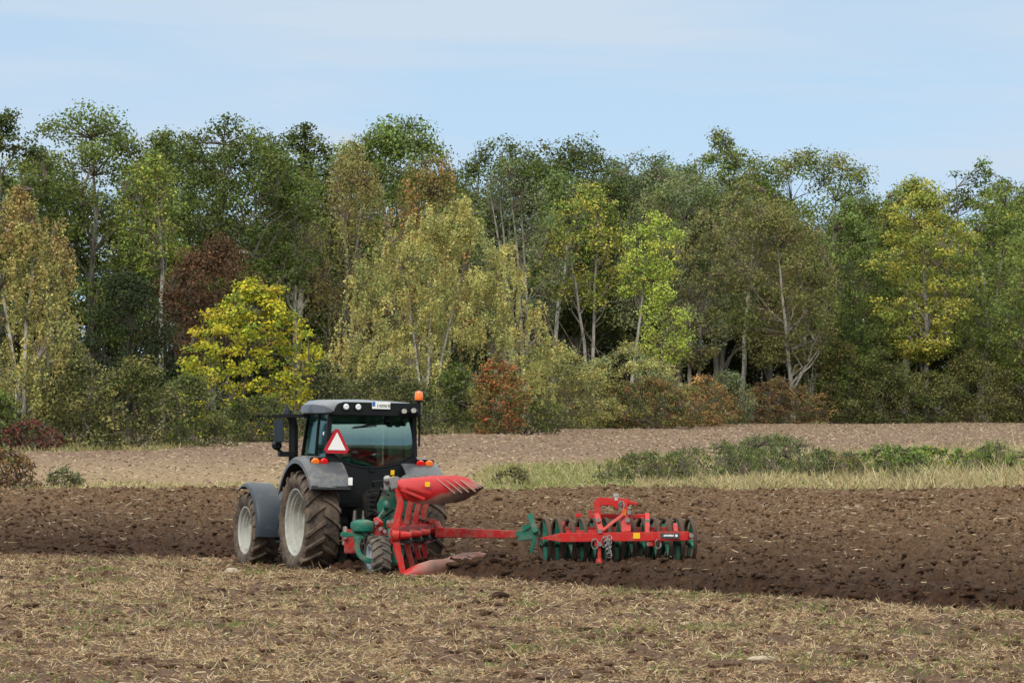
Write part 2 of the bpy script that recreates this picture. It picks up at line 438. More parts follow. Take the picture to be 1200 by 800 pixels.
x, y, d_, sz = np.concatenate([x, x2]), np.concatenate([y, y2]), np.concatenate([d_, q2]), np.concatenate([sz, r.gamma(2.0, .017, len(x2)).clip(.012, .09)])
clods('soil_clods', x, y, sz, m_plough, 12, np.clip((d_ - 6) / 60, 0, 1) + r.uniform(-.3, .25, len(x)) * np.where(d_ < 5, 1.2, 1))
x, y = scatter(r, 9000, 66, 121)
keep = y < y_near(x)
x, y = x[keep], y[keep]
clods('stubble_clods', x, y, r.gamma(2.0, .016, len(x)).clip(.015, .09), m_stubble, 13)
# ------------------------------------------------------------------ trees and shrubs
LEAFGAIN = 1.68
PR = {
    'oval':  lambda t: np.sin(np.pi * np.clip(t, 0, 1) ** .9) ** .55,
    'broad': lambda t: np.clip(t * 2.6 + .5, 0, 1) * np.sqrt(np.clip(1 - np.clip((t - .5) / .5, 0, 1) ** 2.4, 0, 1)),
    'dome':  lambda t: np.sqrt(np.clip(1 - t ** 2, 0, 1)) * np.clip(.62 + t * 1.6, 0, 1),
    'cone':  lambda t: np.clip(1 - t, 0, 1) ** .75 * np.clip(.7 + t * 2, 0, 1),
    'weep':  lambda t: np.clip(1.04 - t ** 1.35, 0, 1) ** .5 * np.clip(.75 + t * 1.0, 0, 1),
    'hedge': lambda t: np.clip(1.02 - np.clip(t, 0, 1) ** 2.6, 0, 1) ** .5,
    'slim':  lambda t: np.sin(np.pi * (.12 + .84 * np.clip(t, 0, 1))) ** .7,
}
RAD_ = []
def tube(V, Fc, pts, rad, sides=5):
    pts = np.asarray(pts, float); b = len(V)
    for i, p in enumerate(pts):
        d = pts[min(i + 1, len(pts) - 1)] - pts[max(i - 1, 0)]; d /= np.linalg.norm(d) + 1e-9
        u = np.cross(d, (0, 1, .02) if abs(d[1]) < .9 else (1, 0, 0)); u /= np.linalg.norm(u); w = np.cross(d, u)
        for k in range(sides):
            a = 2 * math.pi * k / sides
            V.append(p + (u * math.cos(a) + w * math.sin(a)) * rad[i]); RAD_.append(rad[i])
    for i in range(len(pts) - 1):
        for k in range(sides):
            k2 = (k + 1) % sides
            Fc.append((b + i * sides + k, b + i * sides + k2, b + (i + 1) * sides + k2, b + (i + 1) * sides + k))
def curve3(a, b, sag, n=4):
    a, b = np.asarray(a), np.asarray(b); t = np.linspace(0, 1, n)[:, None]
    p = a + (b - a) * t; p[:, 2:] += (sag * np.linalg.norm(b - a)) * (t * (1 - t)) * 4 * .25
    return p

NLEAF = [0]
def leaves(r, centre, n, rad, flat, ls, up=.5, droop=0.0, thin=.3):
    """leaf rhombs round each clump centre; returns verts (n,4,3)"""
    g = r.normal(size=(n, 3)); g /= np.linalg.norm(g, axis=1, keepdims=True)
    g *= np.where(r.uniform(size=n) < .68, r.uniform(0, 1, n) ** .45, np.abs(r.normal(size=n)).clip(0, 1.7) * .55 + .25)[:, None] * rad[:, None]; g[:, 2] *= flat
    p = centre + g
    nor = g / (rad[:, None] + 1e-6) * .8 + np.array([0, 0, up]) + r.normal(size=(n, 3)) * .42
    nor /= np.linalg.norm(nor, axis=1, keepdims=True)
    a = np.cross(nor, r.normal(size=(n, 3))); a /= np.linalg.norm(a, axis=1, keepdims=True) + 1e-9
    if droop:
        a[:, 2] -= droop; a /= np.linalg.norm(a, axis=1, keepdims=True)
    b = np.cross(nor, a); b /= np.linalg.norm(b, axis=1, keepdims=True) + 1e-9
    l = ls * r.uniform(.6, 1.35, n)[:, None]
    return np.stack([p - a * l * .5, p + b * l * thin, p + a * l * .5, p - b * l * thin], 1)

def plant(name, label, cat, group, D, trunk, crown, shape='oval', pal=((.06, .09, .025),), wts=None, dens=3.0, ls=.24, clump=.25, gap=.30,
          bark=(.16, .14, .12), tr=1.0, stems=1, weep=0.0, jit=.16, seed=None, top_pal=None, flat=.62, depth=.9, bare=0, lean=None, parts=('trunk', 'crown'), core=True, limbs=None, upright=0.0, thin=.3, rw=1.28):
    """trunk: photo column(s) of the foot; crown: left, right, top, bottom in the photo's columns and rows, at distance D (m)"""
    ls = ls * .84
    seed = seed or int(abs(D * 7 + trunk * 13 + crown[2] * 3)) % 99991
    r = np.random.default_rng(seed)
    s = F_PX / D
    x0 = at(trunk, D)
    l, rr, tp, bt = crown
    cx = (at(l, D) + at(rr, D)) / 2 - x0; R = (at(rr, D) - at(l, D)) / 2
    ztop, zbot = zat(tp, D), zat(bt, D)
    Hc = ztop - zbot
    z0 = -.15
    root = thing(name, label, cat, (x0, D, z0), 0, group)
    ztop -= z0; zbot -= z0
    P = PR[shape]
    # clumps of leaves through the crown
    rc = clump * min(R, Hc * .6)
    nc = int(np.clip(2.6 * (R * R * Hc) / (rc ** 3) * .42, 26, 340))
    C = []
    tries = 0
    off = r.uniform(0, 50, 3)
    while len(C) < nc and tries < 60:
        tries += 1
        m = nc
        t = r.uniform(0.0, 1.0, m); a = r.uniform(0, 2 * math.pi, m); q = r.uniform(0, 1, m) ** .38
        rad = np.clip(R * rw * P(t) - rc * .35, R * .05, None) * q
        p = np.stack([cx * np.clip(.35 + t, 0, 1) + rad * np.cos(a), rad * np.sin(a) * depth, zbot + rc * .3 + t * (Hc - rc * .6) * (.82 + .23 * vn3(np.stack([np.cos(a) * 1.5 * q, np.sin(a) * 1.5 * q, t * 0], -1) * 1.3 + off * 2, 12))], -1)
        k = vn3(p / max(rc * 2.1, .3) + off, 5) > gap
        # uneven outline: lobes stand out, notches go in
        k &= (q < .70 + .62 * vn3(np.stack([np.cos(a) * 1.7, np.sin(a) * 1.7, t * 4], -1) + off, 9))
        C.extend(p[k])
    C = np.array(C[:nc])
    crad = rc * r.uniform(.6, 1.55, len(C))
    area = 2 * R * Hc * (s * .853) ** 2 * .8
    lpx = (ls * s * .853) ** 2 * .26
    N = int(np.clip(dens * area / lpx, 300, 60000))
    wgt = crad ** 2; idx = r.choice(len(C), N, p=wgt / wgt.sum())
    # colours: each clump leans one way, each leaf a little
    pal_ = np.array(pal, float)
    ck = r.choice(len(pal_), len(C), p=wts)
    ccol = pal_[ck] * (1 + r.normal(size=(len(C), 1)) * jit)
    if top_pal is not None:
        tz = np.clip((C[:, 2] - zbot) / Hc + r.normal(size=len(C)) * .16, 0, 1)
        f = (np.clip((tz - .66) / .3, 0, 1) * .85)[:, None]
        ccol = ccol * (1 - f) + np.array(top_pal) * f
    lcol = ccol[idx] * (1 + r.normal(size=(N, 1)) * .15) * (1 + r.normal(size=(N, 3)) * .06)
    swap = r.uniform(size=N) < .18
    lcol[swap] = pal_[r.choice(len(pal_), swap.sum(), p=wts)]
    if weep:
        ns = 7
        st = C[idx] + r.normal(size=(N, 3)) * 0
        sid = r.integers(0, ns, N)
        so = np.random.default_rng(seed + 1).normal(size=(len(C), ns, 3)); so /= np.linalg.norm(so, axis=2, keepdims=True)
        so *= np.random.default_rng(seed + 2).uniform(.3, 1, (len(C), ns, 1))
        u = r.uniform(0, 1, N)
        ctr = C[idx] + so[idx, sid] * crad[idx][:, None] * np.array([1, 1, .5]) * (.7 + .45 * u[:, None])
        ctr[:, 2] -= u ** 1.2 * weep * crad[idx] * (.6 + 1.1 * _h2(idx, sid, 3))
        ctr[:, 2] = np.maximum(ctr[:, 2], .3)
        L = leaves(r, ctr, N, np.full(N, ls * .95), 1.0, ls, .3, .7)
    else:
        L = leaves(r, C[idx], N, crad[idx], flat, ls, .5, -upright, thin)
    L = L.reshape(-1, 3); L[:, 2] = np.maximum(L[:, 2], .05)
    qd = np.arange(N * 4).reshape(-1, 4)
    NLEAF[0] += N
    raw_mesh(parts[1], L, qd, LEAF, root, cols=np.repeat(np.clip(lcol * LEAFGAIN, .004, .6), 4, 0))
    # wood: stems, limbs to the clumps
    V, Fc = [], []
    RAD_.clear()
    r0 = (.012 * ztop + .05) * tr
    ends = []
    nlimb = limbs or int(np.clip(len(C) / 7, 5, 16))
    axes = []
    for k in range(stems):
        dx = 0 if stems == 1 else r.uniform(-1, 1) * .9
        tx = cx * .8 + (0 if stems == 1 else (k - (stems - 1) / 2) / stems * 1.3 * R) + (lean or 0)
        n = 9; t = np.linspace(0, 1, n)
        wob = np.cumsum(r.normal(size=(n, 2)) * .035 * ztop / n * 3, 0) * np.minimum(t, .9)[:, None]
        top = zbot + Hc * (.9 if shape in ('weep', 'cone', 'slim') else .86)
        ax = np.stack([dx * .4 + tx * t ** 1.25 + wob[:, 0], wob[:, 1] + (0 if stems == 1 else r.uniform(-.6, .6)) * t, t * top], -1)
        rad = r0 * (1 - t * .86) * (1 if stems == 1 else .75); rad[0] *= 1.35
        tube(V, Fc, ax, rad, 7); axes.append((ax, rad))
    if len(C):
        far = np.argsort(-(np.hypot(C[:, 0] - cx, C[:, 1]) + r.uniform(0, R * .8, len(C))))
        limb_pts = []
        for j in far[:nlimb]:
            ax, rad = axes[r.integers(len(axes))]
            zt = np.clip(C[j, 2] - r.uniform(.5, 1.1) * np.hypot(C[j, 0] - cx, C[j, 1]) - .1 * Hc, max(.25 * zbot, .2), ax[-1, 2] * .93)
            i = np.searchsorted(ax[:, 2], zt); i = min(max(i, 1), len(ax) - 1)
            f = (zt - ax[i - 1, 2]) / (ax[i, 2] - ax[i - 1, 2] + 1e-6); a = ax[i - 1] * (1 - f) + ax[i] * f
            ra = rad[i] * .62
            pts = curve3(a, C[j], .35, 6); pts[1:-1] += r.normal(size=(4, 3)) * .05 * np.linalg.norm(C[j] - a)
            tube(V, Fc, pts, np.linspace(ra, max(.018, ra * .2), 6), 5)
            limb_pts.append((pts, np.linspace(ra, max(.018, ra * .2), 6)))
        lp = np.concatenate([p[1:] for p, _ in limb_pts] + [a[4:] for a, _ in axes])
        for c in C:
            d = np.linalg.norm(lp - c, axis=1) + np.maximum(lp[:, 2] - c[2], 0) * 2
            a = lp[np.argmin(d)]
            tube(V, Fc, curve3(a, c + r.normal(size=3) * rc * .2, .2, 4), np.linspace(.028, .009, 4) * (1 + tr) * .55, 4)
        for _ in range(bare):            # bare grey twigs that stand out of the leaves
            a = lp[r.integers(len(lp))]; d = r.normal(size=3) * np.array([.7, .7, .5]) + np.array([0, 0, .8]); d /= np.linalg.norm(d)
            tube(V, Fc, curve3(a, a + d * R * r.uniform(.4, .9), .1, 4), np.linspace(.03, .01, 4), 4)
    V = np.array(V)
    Rd = np.array(RAD_)
    thin = np.clip((Rd - .02) / .07, 0, 1)[:, None]
    bc = (np.array(bark) * thin + np.minimum(np.array(bark), np.array((.13, .095, .07))) * (1 - thin)) * (1 + (fbm(V[:, 0] * 3 + seed, V[:, 2] * .9, 5, 3)[:, None] - .5) * .5)
    raw_mesh(parts[0], V, np.array(Fc), BARK, root, cols=bc, smooth=True)
    return root

# leaf colours (reflectances)
G_DK = [(.036, .050, .014), (.050, .066, .017), (.058, .068, .016)]
G_MD = [(.070, .096, .021), (.086, .112, .025), (.102, .118, .029), (.056, .075, .018)]
G_LT = [(.095, .135, .035), (.120, .155, .045), (.080, .110, .032)]
G_YL = [(.20, .20, .040), (.15, .17, .040), (.26, .23, .045), (.10, .13, .035)]
YEL = [(.32, .275, .022), (.235, .24, .024), (.11, .14, .020), (.33, .245, .03)]
OLV = [(.115, .110, .038), (.150, .130, .042), (.085, .090, .032)]
BIR = [(.230, .210, .075), (.185, .180, .062), (.275, .230, .080), (.135, .145, .052)]
BRN = [(.22, .125, .05), (.27, .15, .055), (.16, .115, .045), (.12, .105, .045)]
RUS = [(.125, .074, .028), (.10, .066, .025), (.155, .085, .032), (.075, .072, .023)]
RED = [(.25, .066, .026), (.14, .07, .028), (.12, .085, .028), (.085, .085, .026), (.10, .095, .03)]
CRM = [(.10, .022, .022), (.07, .03, .02), (.05, .035, .02)]
COP = [(.066, .032, .018), (.048, .030, .016), (.080, .045, .022)]
GRY = [(.095, .115, .055), (.075, .10, .05), (.12, .13, .065)]
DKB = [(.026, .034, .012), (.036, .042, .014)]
PALE = (.36, .34, .30)
WHT = (.62, .60, .55)
GBK = (.22, .20, .17)

T = []
FW = 'broadleaf trees of the wood'
# the far rank of the wood
for a in [
    ('tall dark green tree at the western end of the wood, cut by the photo edge', 372, 0, (-50, 50, 122, 420), 'broad', G_DK),
    ('tall mid green tree rising behind the brown birch at the west end', 378, 105, (30, 190, 124, 400), 'broad', G_MD),
    ('broad dark green tree with rounded top behind the bright yellow maple', 384, 245, (180, 340, 130, 410), 'broad', G_DK + G_MD[:1]),
    ('narrow blackish green tree top between the yellow maple and tall birch', 402, 350, (315, 405, 145, 420), 'oval', G_DK),
    ('bright green tree crown rising highest behind the tall brown birch', 412, 452, (385, 535, 136, 400), 'broad', G_MD + G_LT[:1]),
    ('dark green round crown behind the pale bare stems', 452, 585, (530, 660, 157, 400), 'broad', G_DK + G_MD[:1]),
    ('darkest green dense round crown above the tall yellow ash', 458, 668, (600, 735, 157, 390), 'broad', G_DK),
    ('grey green feathery tree right of the darkest round crown', 462, 745, (690, 830, 178, 410), 'oval', GRY),
    ('airy green crown with brownish top and sky showing through', 474, 838, (775, 905, 154, 400), 'broad', G_MD + OLV[:1]),
    ('large open green crown with sky gaps, highest on the east side', 472, 950, (862, 1045, 163, 420), 'broad', G_MD + OLV[:1]),
    ('pale yellow green pointed crown behind the yellow autumn tree', 476, 1062, (1020, 1110, 200, 420), 'oval', G_YL),
    ('thin airy dark crown standing apart against the sky at the east end', 480, 1150, (1100, 1206, 188, 420), 'broad', G_DK + G_MD[:1]),
    ('green crown cut by the photo edge at the east end', 470, 1215, (1150, 1290, 205, 440), 'broad', G_MD),
]:
    lab, D, tx, cr, sh, pal = a
    m_, h_ = (cr[0] + cr[1]) / 2, (cr[1] - cr[0]) / 2 * 1.12; cr = (m_ - h_, m_ + h_, cr[2], cr[3])
    airy = 'airy' in lab or 'open' in lab
    plant('deciduous_tree', lab, 'tree', FW, D, tx, cr, sh, pal, dens=2.6 if airy else 3.4, ls=.27, clump=.16 if airy else .20, gap=.38 if airy else .27, tr=1.15, bark=GBK if D < 400 else PALE, stems=2 if D > 450 else 1, depth=.7, rw=1.34)
# filler rank, lower and dark, seen between the stems
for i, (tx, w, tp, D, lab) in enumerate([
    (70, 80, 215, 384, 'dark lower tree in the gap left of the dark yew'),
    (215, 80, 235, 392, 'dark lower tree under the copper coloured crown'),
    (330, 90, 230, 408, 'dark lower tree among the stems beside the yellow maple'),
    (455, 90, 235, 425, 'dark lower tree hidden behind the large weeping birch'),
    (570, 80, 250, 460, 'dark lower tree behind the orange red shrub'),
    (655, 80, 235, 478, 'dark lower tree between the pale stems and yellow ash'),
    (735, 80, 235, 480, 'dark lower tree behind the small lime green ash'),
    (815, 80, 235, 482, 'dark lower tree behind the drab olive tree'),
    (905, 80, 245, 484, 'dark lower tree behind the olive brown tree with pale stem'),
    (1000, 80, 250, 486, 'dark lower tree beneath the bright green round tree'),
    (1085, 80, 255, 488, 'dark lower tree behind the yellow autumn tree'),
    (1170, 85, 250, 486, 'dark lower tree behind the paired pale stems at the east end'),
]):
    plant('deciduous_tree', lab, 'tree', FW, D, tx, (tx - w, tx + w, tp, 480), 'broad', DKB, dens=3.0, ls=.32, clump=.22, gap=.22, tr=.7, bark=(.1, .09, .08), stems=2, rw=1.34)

# a second rank behind, its heads filling the skyline between the first
for i, (tx, w, tp, D, lab) in enumerate([
    (35, 70, 165, 410, 'green tree head showing between the two tall trees at the west end'),
    (190, 70, 155, 414, 'green tree head behind the slender tree with the yellow patch'),
    (300, 70, 150, 420, 'green tree head closing the skyline between yellow maple and narrow dark tree'),
    (410, 70, 165, 436, 'green tree head behind the thin brownish birch'),
    (520, 70, 172, 470, 'green tree head behind the orange tinted birch'),
    (700, 70, 180, 505, 'green tree head behind the tall yellow ash'),
    (775, 70, 182, 508, 'green tree head behind the soft olive tree'),
    (880, 75, 190, 510, 'green tree head between the airy crown and the large open crown'),
    (1010, 70, 225, 512, 'green tree head behind the bright green round tree'),
    (1100, 60, 250, 514, 'green tree head low in the skyline gap east of the pale pointed crown'),
]):
    plant('deciduous_tree', lab, 'tree', FW, D, tx, (tx - w, tx + w, tp, 440), 'broad', G_DK + G_MD, dens=3.0, ls=.28, clump=.20, gap=.30, tr=.9, bark=GBK, depth=.7, rw=1.34)
# dark undergrowth deep in the wood, one uncountable mass
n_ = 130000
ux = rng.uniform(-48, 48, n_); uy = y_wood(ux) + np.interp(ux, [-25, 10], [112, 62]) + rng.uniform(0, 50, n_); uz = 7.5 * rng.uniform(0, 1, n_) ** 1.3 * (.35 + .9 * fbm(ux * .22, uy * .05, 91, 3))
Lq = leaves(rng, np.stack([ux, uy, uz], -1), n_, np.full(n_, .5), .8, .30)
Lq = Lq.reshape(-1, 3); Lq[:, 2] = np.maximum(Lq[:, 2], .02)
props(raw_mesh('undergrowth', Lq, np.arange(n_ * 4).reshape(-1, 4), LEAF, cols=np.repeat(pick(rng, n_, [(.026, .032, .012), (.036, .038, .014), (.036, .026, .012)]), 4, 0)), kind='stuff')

# the near rank, each with a look of its own
BK = 'birches at the edge of the wood'
plant('birch_tree', 'tall birch with rusty top and forked white trunk at the west end', 'tree', BK, 287, 26, (-42, 88, 192, 500), 'weep', BIR, dens=2.4, ls=.17, clump=.15, gap=.36, bark=WHT, weep=1.3, top_pal=(.20, .125, .05), stems=2, tr=.85, limbs=10)
plant('birch_tree', 'smaller birch with orange tinged head beside the rusty topped birch', 'tree', BK, 291, 58, (28, 100, 248, 500), 'weep', BIR, dens=1.9, ls=.17, clump=.20, gap=.36, bark=WHT, weep=1.3, top_pal=(.21, .125, .05), tr=.6)
plant('birch_tree', 'large weeping birch in yellowing olive leaf behind the tractor', 'tree', BK, 372, 505, (404, 636, 226, 478), 'weep', [tuple(v * 1.2 for v in c_) for c_ in BIR], dens=3.4, ls=.19, clump=.115, gap=.34, bark=WHT, weep=1.15, rw=1.42, tr=.62, stems=3, limbs=14, depth=.75, flat=.5)
plant('birch_tree', 'tall thin brownish birch with bare pale branches showing in its top', 'tree', BK, 392, 398, (358, 462, 150, 430), 'slim', BRN[2:] + BIR[:2], dens=1.5, ls=.19, clump=.24, gap=.40, bark=PALE, weep=1.6, tr=.9, stems=2, bare=24)
plant('birch_tree', 'orange tinted birch rising behind the large weeping birch', 'tree', BK, 402, 500, (440, 560, 165, 420), 'weep', [BRN[1], BRN[3], G_MD[2], OLV[1]], dens=2.2, ls=.21, clump=.22, gap=.36, bark=PALE, weep=1.4)
plant('maple_tree', 'bright yellow maple in front of the dark wood', 'tree', None, 318, 283, (215, 374, 316, 512), 'dome', YEL, [.28, .34, .26, .12], dens=2.8, ls=.23, clump=.14, gap=.40, bark=(.1, .09, .07), tr=.8, flat=.5, limbs=14)
plant('beech_tree', 'dark copper red beech crown above the yellow maple', 'tree', None, 362, 250, (184, 322, 272, 420), 'dome', COP, dens=2.6, ls=.22, clump=.22, gap=.3)
plant('yew_tree', 'blackish green yew at the wood edge west of the maple', 'tree', None, 345, 150, (98, 206, 318, 470), 'dome', [(.016, .023, .009), (.022, .030, .011)], dens=3.0, ls=.2, clump=.26, gap=.2, bark=(.06, .05, .04))
plant('ash_tree', 'slender green tree with a yellow patch in its crown and pale trunk', 'tree', None, 366, 190, (140, 215, 170, 330), 'oval', [G_LT[0], G_YL[0], YEL[2], G_MD[1]], dens=1.7, ls=.22, clump=.26, gap=.40, bark=PALE, tr=.8)
plant('ash_tree', 'grey leaved tree on a sheaf of bare pale stems', 'tree', None, 425, 612, (548, 652, 186, 410), 'slim', GRY, dens=1.05, ls=.22, clump=.24, gap=.46, bark=(.44, .42, .38), tr=.9, stems=4, bare=40, weep=0)
plant('ash_tree', 'tall yellow green ash with two pale stems and separate leaf clusters', 'tree', None, 428, 686, (634, 738, 208, 372), 'oval', [YEL[2], G_YL[2], G_YL[0], G_LT[0]], dens=1.7, ls=.24, clump=.24, gap=.42, bark=PALE, tr=.85, stems=2, flat=.5)
plant('ash_tree', 'lime green ash leaning over the scrub on a thin pale stem', 'tree', None, 424, 736, (734, 802, 244, 355), 'oval', [(.22, .27, .045), (.16, .22, .04), (.28, .29, .05)], dens=2.0, ls=.22, clump=.28, gap=.36, bark=PALE, tr=.7)
plant('ash_tree', 'small bright lime sapling below the leaning lime ash', 'tree', None, 420, 773, (750, 812, 328, 432), 'oval', [(.26, .30, .05), (.20, .25, .045)], dens=1.5, ls=.2, clump=.3, gap=.38, bark=PALE, tr=.55, stems=2)
plant('deciduous_tree', 'drab olive tree with grey twigs right of the lime ash', 'tree', None, 436, 812, (782, 862, 240, 430), 'oval', OLV + GRY[:1], dens=1.7, ls=.22, clump=.24, gap=.4, bark=GBK, bare=25, stems=2)
plant('deciduous_tree', 'soft olive green tree filling the middle of the wood edge', 'tree', None, 452, 795, (735, 890, 190, 430), 'broad', GRY + OLV[:1] + G_MD[:1], dens=2.6, ls=.25, clump=.22, gap=.32)
plant('deciduous_tree', 'olive brown tree with one clean pale stem', 'tree', None, 440, 930, (846, 968, 232, 428), 'broad', [OLV[0], G_MD[2], BRN[3], OLV[2]], dens=2.5, ls=.23, clump=.2, gap=.36, bark=PALE, tr=.8, limbs=12)
plant('deciduous_tree', 'russet brown leaved tree behind the olive brown one', 'tree', None, 455, 900, (860, 955, 228, 420), 'oval', BRN[2:] + OLV[:1], dens=2.2, ls=.23, clump=.24, gap=.36)
plant('deciduous_tree', 'bright green round tree between the olive brown and the yellow tree', 'tree', None, 448, 998, (950, 1046, 240, 450), 'oval', G_LT + G_MD[:2], dens=2.8, ls=.23, clump=.22, gap=.32)
plant('maple_tree', 'large yellowing tree with tiered clusters and a dark trunk at the east', 'tree', None, 444, 1086, (1026, 1136, 204, 424), 'oval', [G_YL[0], G_YL[2], G_YL[1], YEL[2]], dens=2.4, ls=.25, clump=.2, gap=.38, bark=(.24, .22, .2), tr=.85, flat=.5, limbs=12)
plant('deciduous_tree', 'mid green tree on paired pale stems near the east edge', 'tree', None, 452, 1160, (1118, 1212, 212, 425), 'broad', [G_MD[1], G_MD[2], G_LT[0], G_YL[1]], dens=2.6, ls=.24, clump=.22, gap=.36, bark=PALE, stems=2)
plant('deciduous_tree', 'yellow green tree half outside the photo at the east edge', 'tree', None, 446, 1222, (1168, 1290, 240, 450), 'broad', [G_LT[0], G_YL[1], G_MD[2]], dens=2.4, ls=.24, clump=.22, gap=.34)

for tx, w, tp, bt, D, lab, pal_ in [
    (645, 26, 196, 330, 434, 'thin leaning pale stemmed tree between the grey sheaf and yellow ash', G_LT + GRY[:1]),
    (346, 26, 190, 330, 388, 'thin pale stemmed tree standing between yellow maple and brownish birch', G_MD + BIR[3:]),
    (868, 28, 205, 340, 446, 'thin pale stemmed tree with drab crown beside the olive brown tree', OLV + GRY[:1]),
]:
    plant('ash_tree', lab, 'tree', None, D, tx, (tx - w, tx + w + 14, tp, bt), 'oval', pal_, dens=1.3, ls=.22, clump=.3, gap=.4, bark=(.44, .42, .38), tr=.8, lean=.6)

# scrub at the foot of the wood
SG = 'shrubs along the foot of the wood'
def shrub(lab, D, cx, w, tp, bt, pal, dens=2.6, ls=.19, gap=.28, clump=.24, bare=0, bark=(.12, .1, .085), shape='hedge', **k):
    sj = random.Random(int(cx * 7 + tp)); w *= 1.08; tp -= sj.uniform(-6, 16) if SG else 0
    if D > 250: shape = 'dome' if sj.random() < .6 else 'hedge'; gap += sj.uniform(0, .10); clump *= sj.uniform(.72, 1.05); bare += int(sj.uniform(0, 14))
    return plant('shrub', lab, 'shrub', SG, D, cx, (cx - w, cx + w, tp, bt), shape, pal, None, dens, ls, clump, gap, bark, .35, 4, 0, parts=('stems', 'foliage'), bare=bare, **({'seed': None} | k))
shrub('dark crimson shrub under the rusty topped birch', 283, 33, 34, 488, 536, CRM)
shrub('low green shrub at the extreme west end under the birch', 284, -2, 34, 452, 534, G_MD + DKB)
shrub('brownish olive shrub between the birches and the big dull green bush', 286, 92, 44, 412, 530, OLV + DKB)
shrub('big dull olive green bush west of the yellow maple', 290, 158, 52, 412, 529, OLV + G_DK, clump=.2)
shrub('dark green bush tucked against the yellow maple', 296, 222, 44, 440, 527, G_DK + OLV[2:], clump=.22)
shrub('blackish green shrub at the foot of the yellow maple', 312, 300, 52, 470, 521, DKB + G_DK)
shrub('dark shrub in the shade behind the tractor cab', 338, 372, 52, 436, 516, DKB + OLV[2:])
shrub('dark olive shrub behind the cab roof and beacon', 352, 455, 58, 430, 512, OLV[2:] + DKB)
shrub('green bramble like shrub between birch and orange red shrub', 364, 534, 32, 436, 508, G_DK + G_MD[:1])
shrub('orange red shrub beside the weeping birch', 357, 584, 32, 424, 510, RED, dens=2.4, gap=.34)
shrub('low dark green shrub in front of the orange red one', 360, 618, 42, 466, 508, G_DK + OLV[:1])
shrub('tall soft olive bush below the yellow ash', 395, 655, 56, 402, 505, [tuple(v * 1.35 for v in c_) for c_ in OLV + BIR[3:]], bare=26, bark=(.3, .27, .22), clump=.18, ls=.17)
shrub('wide wispy grey green bush with bare twig tips below the lime sapling', 404, 735, 66, 398, 502, [tuple(v * 1.35 for v in c_) for c_ in OLV[:2] + GRY[:1] + BIR[1:2]], bare=40, bark=(.32, .28, .22), clump=.17, ls=.17)
shrub('green rounded shrub in front of the wispy grey bush', 401, 690, 52, 446, 503, OLV + G_DK[1:2])
shrub('orange brown shrub with red patches in front of the wispy bush', 400, 766, 58, 446, 503, RUS + OLV + G_DK[1:2], clump=.2)
shrub('flame tinted small shrub at the end of the orange brown thicket', 414, 826, 34, 444, 500, [RED[1], BRN[1], RUS[0], OLV[0]], dens=2.2)
shrub('pale willow like shrub behind the flame tinted shrub', 424, 852, 30, 440, 498, GRY + OLV[:1], ls=.16)
shrub('wide dark russet shrub under the single pale stem', 432, 912, 56, 438, 497, [RUS[0], RUS[1], RUS[3], COP[0]], clump=.2)
shrub('brown green bush behind the russet shrub', 442, 975, 52, 404, 496, OLV[:1] + RUS[1:2] + RUS[3:] + G_DK, clump=.2)
shrub('dull dark green bush below the bright green round tree', 440, 1028, 46, 422, 496, G_DK + OLV[2:] + RUS[3:])
shrub('low brown tinged bush at the foot of the yellowing tree', 442, 1086, 46, 430, 496, [RUS[3], OLV[2], G_DK[1], OLV[0]])
shrub('green brown bush with pale bare twigs under the paired stems', 444, 1140, 42, 424, 496, [OLV[0], G_DK[2], RUS[3]], bare=30, bark=(.36, .32, .26))
shrub('dark brownish bush at the extreme east end', 446, 1196, 40, 432, 496, [OLV[2], RUS[1], G_DK[1]])

# scrub on the verge between the fields
VG = 'scrub on the rough verge'
shrub('reddish brown bramble shrub at the west end of the ploughed strip', 186, 8, 32, 528, 574, [RUS[0], RUS[2], COP[0], OLV[2], CRM[1]], ls=.13, bark=(.3, .2, .15), bare=14)['group'] = VG
shrub('small isolated dull green weed bush on the stubble strip', 188, 76, 20, 553, 574, [OLV[0], GRY[0], OLV[2]], ls=.11, gap=.4)['group'] = VG
shrub('low dull weed clump on the green verge behind the mouldboard', 186, 600, 22, 561, 576, [OLV[0], RUS[3], BRN[3]], ls=.10, gap=.4)['group'] = VG
def thicket(lab, D, cx, w, tp, bt, pal, **k):
    o = shrub(lab, D - 13, cx, w * 1.2, tp, bt + 6, pal, **({'flat': .95, 'dens': 3.4, 'shape': 'hedge', 'gap': .34, 'upright': 1.3, 'thin': .17, 'clump': .15} | k)); o.name = 'bramble_thicket'; o['category'] = 'thicket'; o['group'] = VG
    return o
NG = [(.046, .064, .022), (.064, .082, .027), (.10, .108, .038)]
thicket('western tapering end of the dark nettle thicket on the verge', 206, 762, 44, 534, 568, NG + OLV[:1], ls=.12)
thicket('tall dark green nettle thicket in the middle of the verge', 210, 842, 66, 520, 566, NG, ls=.12, dens=3.0)
thicket('grey green nettle thicket between the tall dark one and brown weeds', 212, 905, 52, 523, 562, NG + GRY[:1], ls=.12)
thicket('brown seeded weed clump at the east end of the dark thicket', 212, 975, 32, 526, 560, [(.12, .085, .045), OLV[0], NG[1]], ls=.11)
thicket('low bright green bramble patch beside the brown weed clump', 216, 1040, 46, 531, 564, [G_LT[0], G_MD[1], G_LT[2]], ls=.13, upright=0, thin=.3, flat=.7)
thicket('bright green bramble patch with yellow leaves amid dry grass', 218, 1100, 52, 525, 562, [G_LT[0], G_MD[1], G_LT[2], G_YL[0]], ls=.13, upright=0, thin=.3, flat=.7)
thicket('small fresh green bramble clump in the bleached grass', 216, 1160, 26, 532, 558, [G_LT[0], G_MD[1]], ls=.13)
